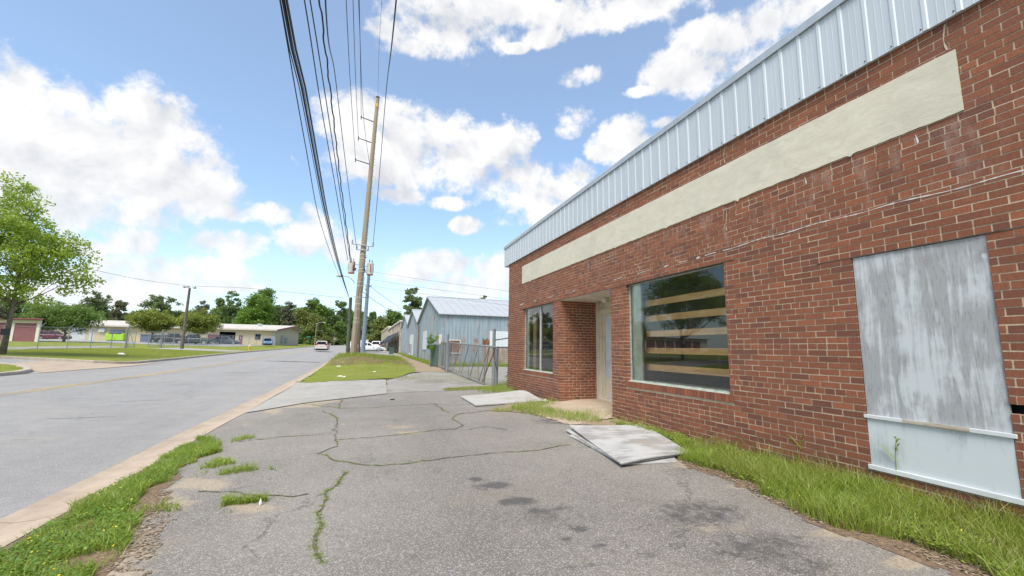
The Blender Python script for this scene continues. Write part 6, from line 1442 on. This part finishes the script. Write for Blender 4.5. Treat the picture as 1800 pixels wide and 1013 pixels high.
# beyond the building
far('flat-topped dark pine between the left tree and the dumpster', 157, 511, 556, 60, 150, 'pine')
far('thin bare-looking grey tree above the white doors', 203, 526, 575, 36, 145, 'broad', leaf='leaf_grey', dens=.45)
far('low dark tree at the foot of the flat-topped pine', 178, 545, 598, 60, 150, 'broad', leaf='leaf_dark')
far('small umbrella-shaped pine above the left clipped tree', 277, 518, 556, 64, 150, 'pine')
far('low green tree behind the roof near the left clipped tree', 235, 548, 598, 66, 158, 'broad', leaf='leaf_grey', dens=.8)
far('low dark tree behind the roof between the clipped trees', 305, 546, 598, 60, 158, 'broad', leaf='leaf_dark')
far('grey green oak left of the tall dark pine', 348, 532, 590, 44, 156, 'broad', leaf='leaf_grey', dens=.7)
far('tall dark airy pine behind the tan building', 398, 511, 590, 60, 150, 'pine', dens=1.5, leaf='leaf_dark')
far('low dark tree under the tall dark pine', 378, 548, 598, 62, 160, 'broad', leaf='leaf_dark')
far('dark tree crown rising behind the brightest green tree', 461, 505, 570, 60, 162, 'broad', leaf='leaf_mid')
far('brightest green bushy tree behind the tan roof', 448, 518, 592, 78, 142, 'broad', leaf='leaf_bright', dens=1.5)
far('low dark tree just left of the brightest green tree', 415, 560, 600, 50, 146, 'broad', leaf='leaf_dark')
far('grey green tree right of the brightest green tree', 503, 531, 600, 44, 158, 'broad', leaf='leaf_grey', dens=.9)
far('olive tree behind the gable end of the tan building', 527, 545, 607, 56, 152, 'broad', leaf='leaf_olive', dens=1.2)
far('dark oak above the olive trees', 546, 525, 600, 52, 175, 'broad', leaf='leaf_mid')
far('yellow green tree top above the street lamp', 562, 538, 600, 40, 162, 'broad', leaf='leaf_bright')
far('olive bush-like tree behind the street lamp', 556, 556, 611, 60, 148, 'broad', leaf='leaf_olive', dens=1.3)
far('dark pine at the end of the road', 593, 527, 606, 46, 168, 'pine', leaf='leaf_dark', dens=1.6)
far('dark green tree at the bend, under the dark pine', 596, 566, 613, 44, 158, 'broad', leaf='leaf_mid', dens=1.3)
far('low green tree beside the street-name sign', 536, 575, 611, 44, 146, 'broad', leaf='leaf_mid', dens=1.2)
far('low tree at the far roadside behind the palm', 576, 582, 612, 36, 152, 'broad', leaf='leaf_mid')
far('tree closing the far end of the road', 612, 560, 608, 40, 240, 'broad', leaf='leaf_mid')
far('dark tree between the poles at the road end', 632, 548, 606, 40, 250, 'broad', leaf='leaf_dark')
far('olive rust-tinted tree right of the steel pole', 668, 560, 608, 56, 140, 'broad', leaf='leaf_olive', dens=1.2)
far('green tree above the awning building', 690, 545, 605, 60, 150, 'broad', leaf='leaf_mid', dens=1.2)
far('dark tree left of the olive tree and right of the pole', 654, 549, 605, 30, 190, 'broad', leaf='leaf_dark')
far('tall lone pine rising behind the metal sheds', 722, 507, 556, 52, 112, 'pine', dens=1.3)
far('pine top peeping over the roof of the nearest shed', 851, 519, 560, 42, 105, 'pine')
far('green tree far left behind the storage building', 60, 535, 592, 80, 135, 'broad', leaf='leaf_mid')
far('dark tree at the left edge behind the storage building', 5, 520, 590, 90, 140, 'broad', leaf='leaf_dark')
far('tree just outside the left edge behind the storage building', -80, 515, 590, 110, 130, 'broad', leaf='leaf_mid')
far('low green shrub tree behind the maroon car', 140, 560, 597, 50, 130, 'broad', leaf='leaf_mid')
for i, (px, top, w_, d, lf) in enumerate(((20, 560, 90, 170, 'leaf_mid'), (100, 556, 70, 172, 'leaf_dark'), (215, 556, 60, 176, 'leaf_mid'), (330, 553, 60, 178, 'leaf_dark'), (385, 545, 70, 182, 'leaf_mid'), (430, 548, 70, 184, 'leaf_dark'), (480, 541, 70, 186, 'leaf_dark'), (520, 548, 70, 188, 'leaf_mid'), (572, 546, 70, 190, 'leaf_dark'), (610, 552, 60, 230, 'leaf_dark'), (645, 562, 56, 210, 'leaf_mid'), (700, 560, 60, 190, 'leaf_dark'))):
    far(('dense low green tree of the wood far behind the storage building', 'dark wood tree behind the maroon car tree', 'wood tree in the gap above the lime dumpster', 'dark wood tree behind the right clipped tree', 'wood tree filling in behind the tall dark pine', 'dark wood tree behind the left side of the brightest tree', 'dark wood tree in the gap right of the brightest tree', 'wood tree behind the gable end, darker than the olive trees', 'dark wood tree behind the street lamp', 'dark wood tree where the road vanishes', 'wood tree seen between concrete pole and steel pole', 'dark wood tree behind the awning building')[i], px, top-5, 612, w_*1.15, d, 'broad', leaf=lf, dens=1.7)
# palm
s0 = D(586, 610, 150); zb = h(s0[0], s0[1]); t = thing('palm_tree', 'small fan palm with dead skirt at the end of the road', 'palm', (s0[0], s0[1], zb)); Ht = D(586, 592, 150)[2]-zb
b_ = MB(); b_.tube([(0, 0, -.1), (0, 0, Ht)], [.3, .24], 8); rel(t, b_, 'trunk', 'fan_dead')
b_ = MB(); rg = random.Random(3)
def frond(b_, L, an, el):
    d = np.array([math.cos(an)*math.cos(el), math.sin(an)*math.cos(el), math.sin(el)]); sd = np.array([-math.sin(an), math.cos(an), 0]); o = np.array([0, 0, Ht]); tip = o+d*L
    for k in range(-4, 5):
        e_ = tip+sd*k*.16*L-np.array([0, 0, abs(k)*.05*L])+d*(.35-abs(k)*.05)*L; b_.add([o+d*L*.5-sd*.03, o+d*L*.5+sd*.03, e_], [(0, 1, 2)])
for i in range(26): frond(b_, 1.7, rg.uniform(0, 6.28), rg.uniform(-.1, 1.3))
rel(t, b_, 'crown', 'leaf_grey'); b_ = MB()
for i in range(26): frond(b_, 1.6, rg.uniform(0, 6.28), rg.uniform(-1.3, -.5))
rel(t, b_, 'dead_fronds', 'fan_dead')
# small shrub on the slatted panel
p = D(759, 596, 27.0); t = tree('small bright sapling sticking up over the green slatted panel', 'shrub', (p[0], p[1]-.2, h(p[0], p[1])), 2.0, [(0, 0, 1.75, .35, .3, .28), (-.1, 0, 1.3, .22, .2, .35)], 'leaf_bright', 14, 40, .05, trunk_r=.02, name='shrub', clump_r=(.12, .2), seed=77, trunk_top=1.7, limbs=5)
# far wooded edge along both sides beyond the view of single trees
# tall weeds standing in front of the boarded opening
def stalk(px, py, top_px, top_py, label, seed, n=9):
    p = gp(px, py); d = p@CF; tp = D(top_px, top_py, d)-p; tp[0] *= .6; rg = random.Random(seed)
    t = thing('grass_stalk', label, 'grass stalk', p, group='tall seeding grass stalks by the wall')
    b_ = MB(); q = [tp*f+np.array([0, .02*math.sin(f*3), 0]) for f in (0, .35, .7, 1)]; b_.tube(q, [.0045, .0038, .003, .002], 4); rel(t, b_, 'stem', 'grass_blade')
    b_ = MB()
    for i in range(3):
        f = .2+.2*i; o = tp*f; an = rg.uniform(2, 4.5)+i*2; L = .16; d2 = np.array([math.cos(an)*L, math.sin(an)*L, .12]); s_ = np.array([-math.sin(an), math.cos(an), 0])*.007
        b_.add([o-s_, o+s_, o+d2*.6+s_+[0, 0, .03], o+d2*.6-s_+[0, 0, .03], o+d2], [(0, 1, 2, 3), (3, 2, 4)])
    rel(t, b_, 'blade', 'grass_blade'); b_ = MB()
    for i in range(n):
        f = .78+.22*i/n; o = tp*f; an = rg.uniform(0, 6.28); e_ = o+np.array([math.cos(an)*.022, math.sin(an)*.022, .012]); b_.tube([o, (o+e_)/2, e_], [.002, .0065, .0015], 4)
    rel(t, b_, 'seed_head', 'grass_lawn')
stalk(1583, 880, 1571, 768, 'tallest seeding grass stalk in front of the white lower board', 1)
stalk(1640, 880, 1612, 792, 'bare arching grass stalk right of the tallest one', 2, 3)
stalk(1690, 880, 1686, 820, 'short thin stalk before the middle of the lower board', 3, 4)
stalk(1788, 925, 1795, 820, 'grass stalk at the right end of the lower board', 4, 6)
stalk(1405, 830, 1412, 762, 'pale seeding stalk in front of the brickwork left of the boards', 5, 8)
stalk(1350, 806, 1358, 760, 'thin stalk in front of the brickwork under the big window end', 6, 6)
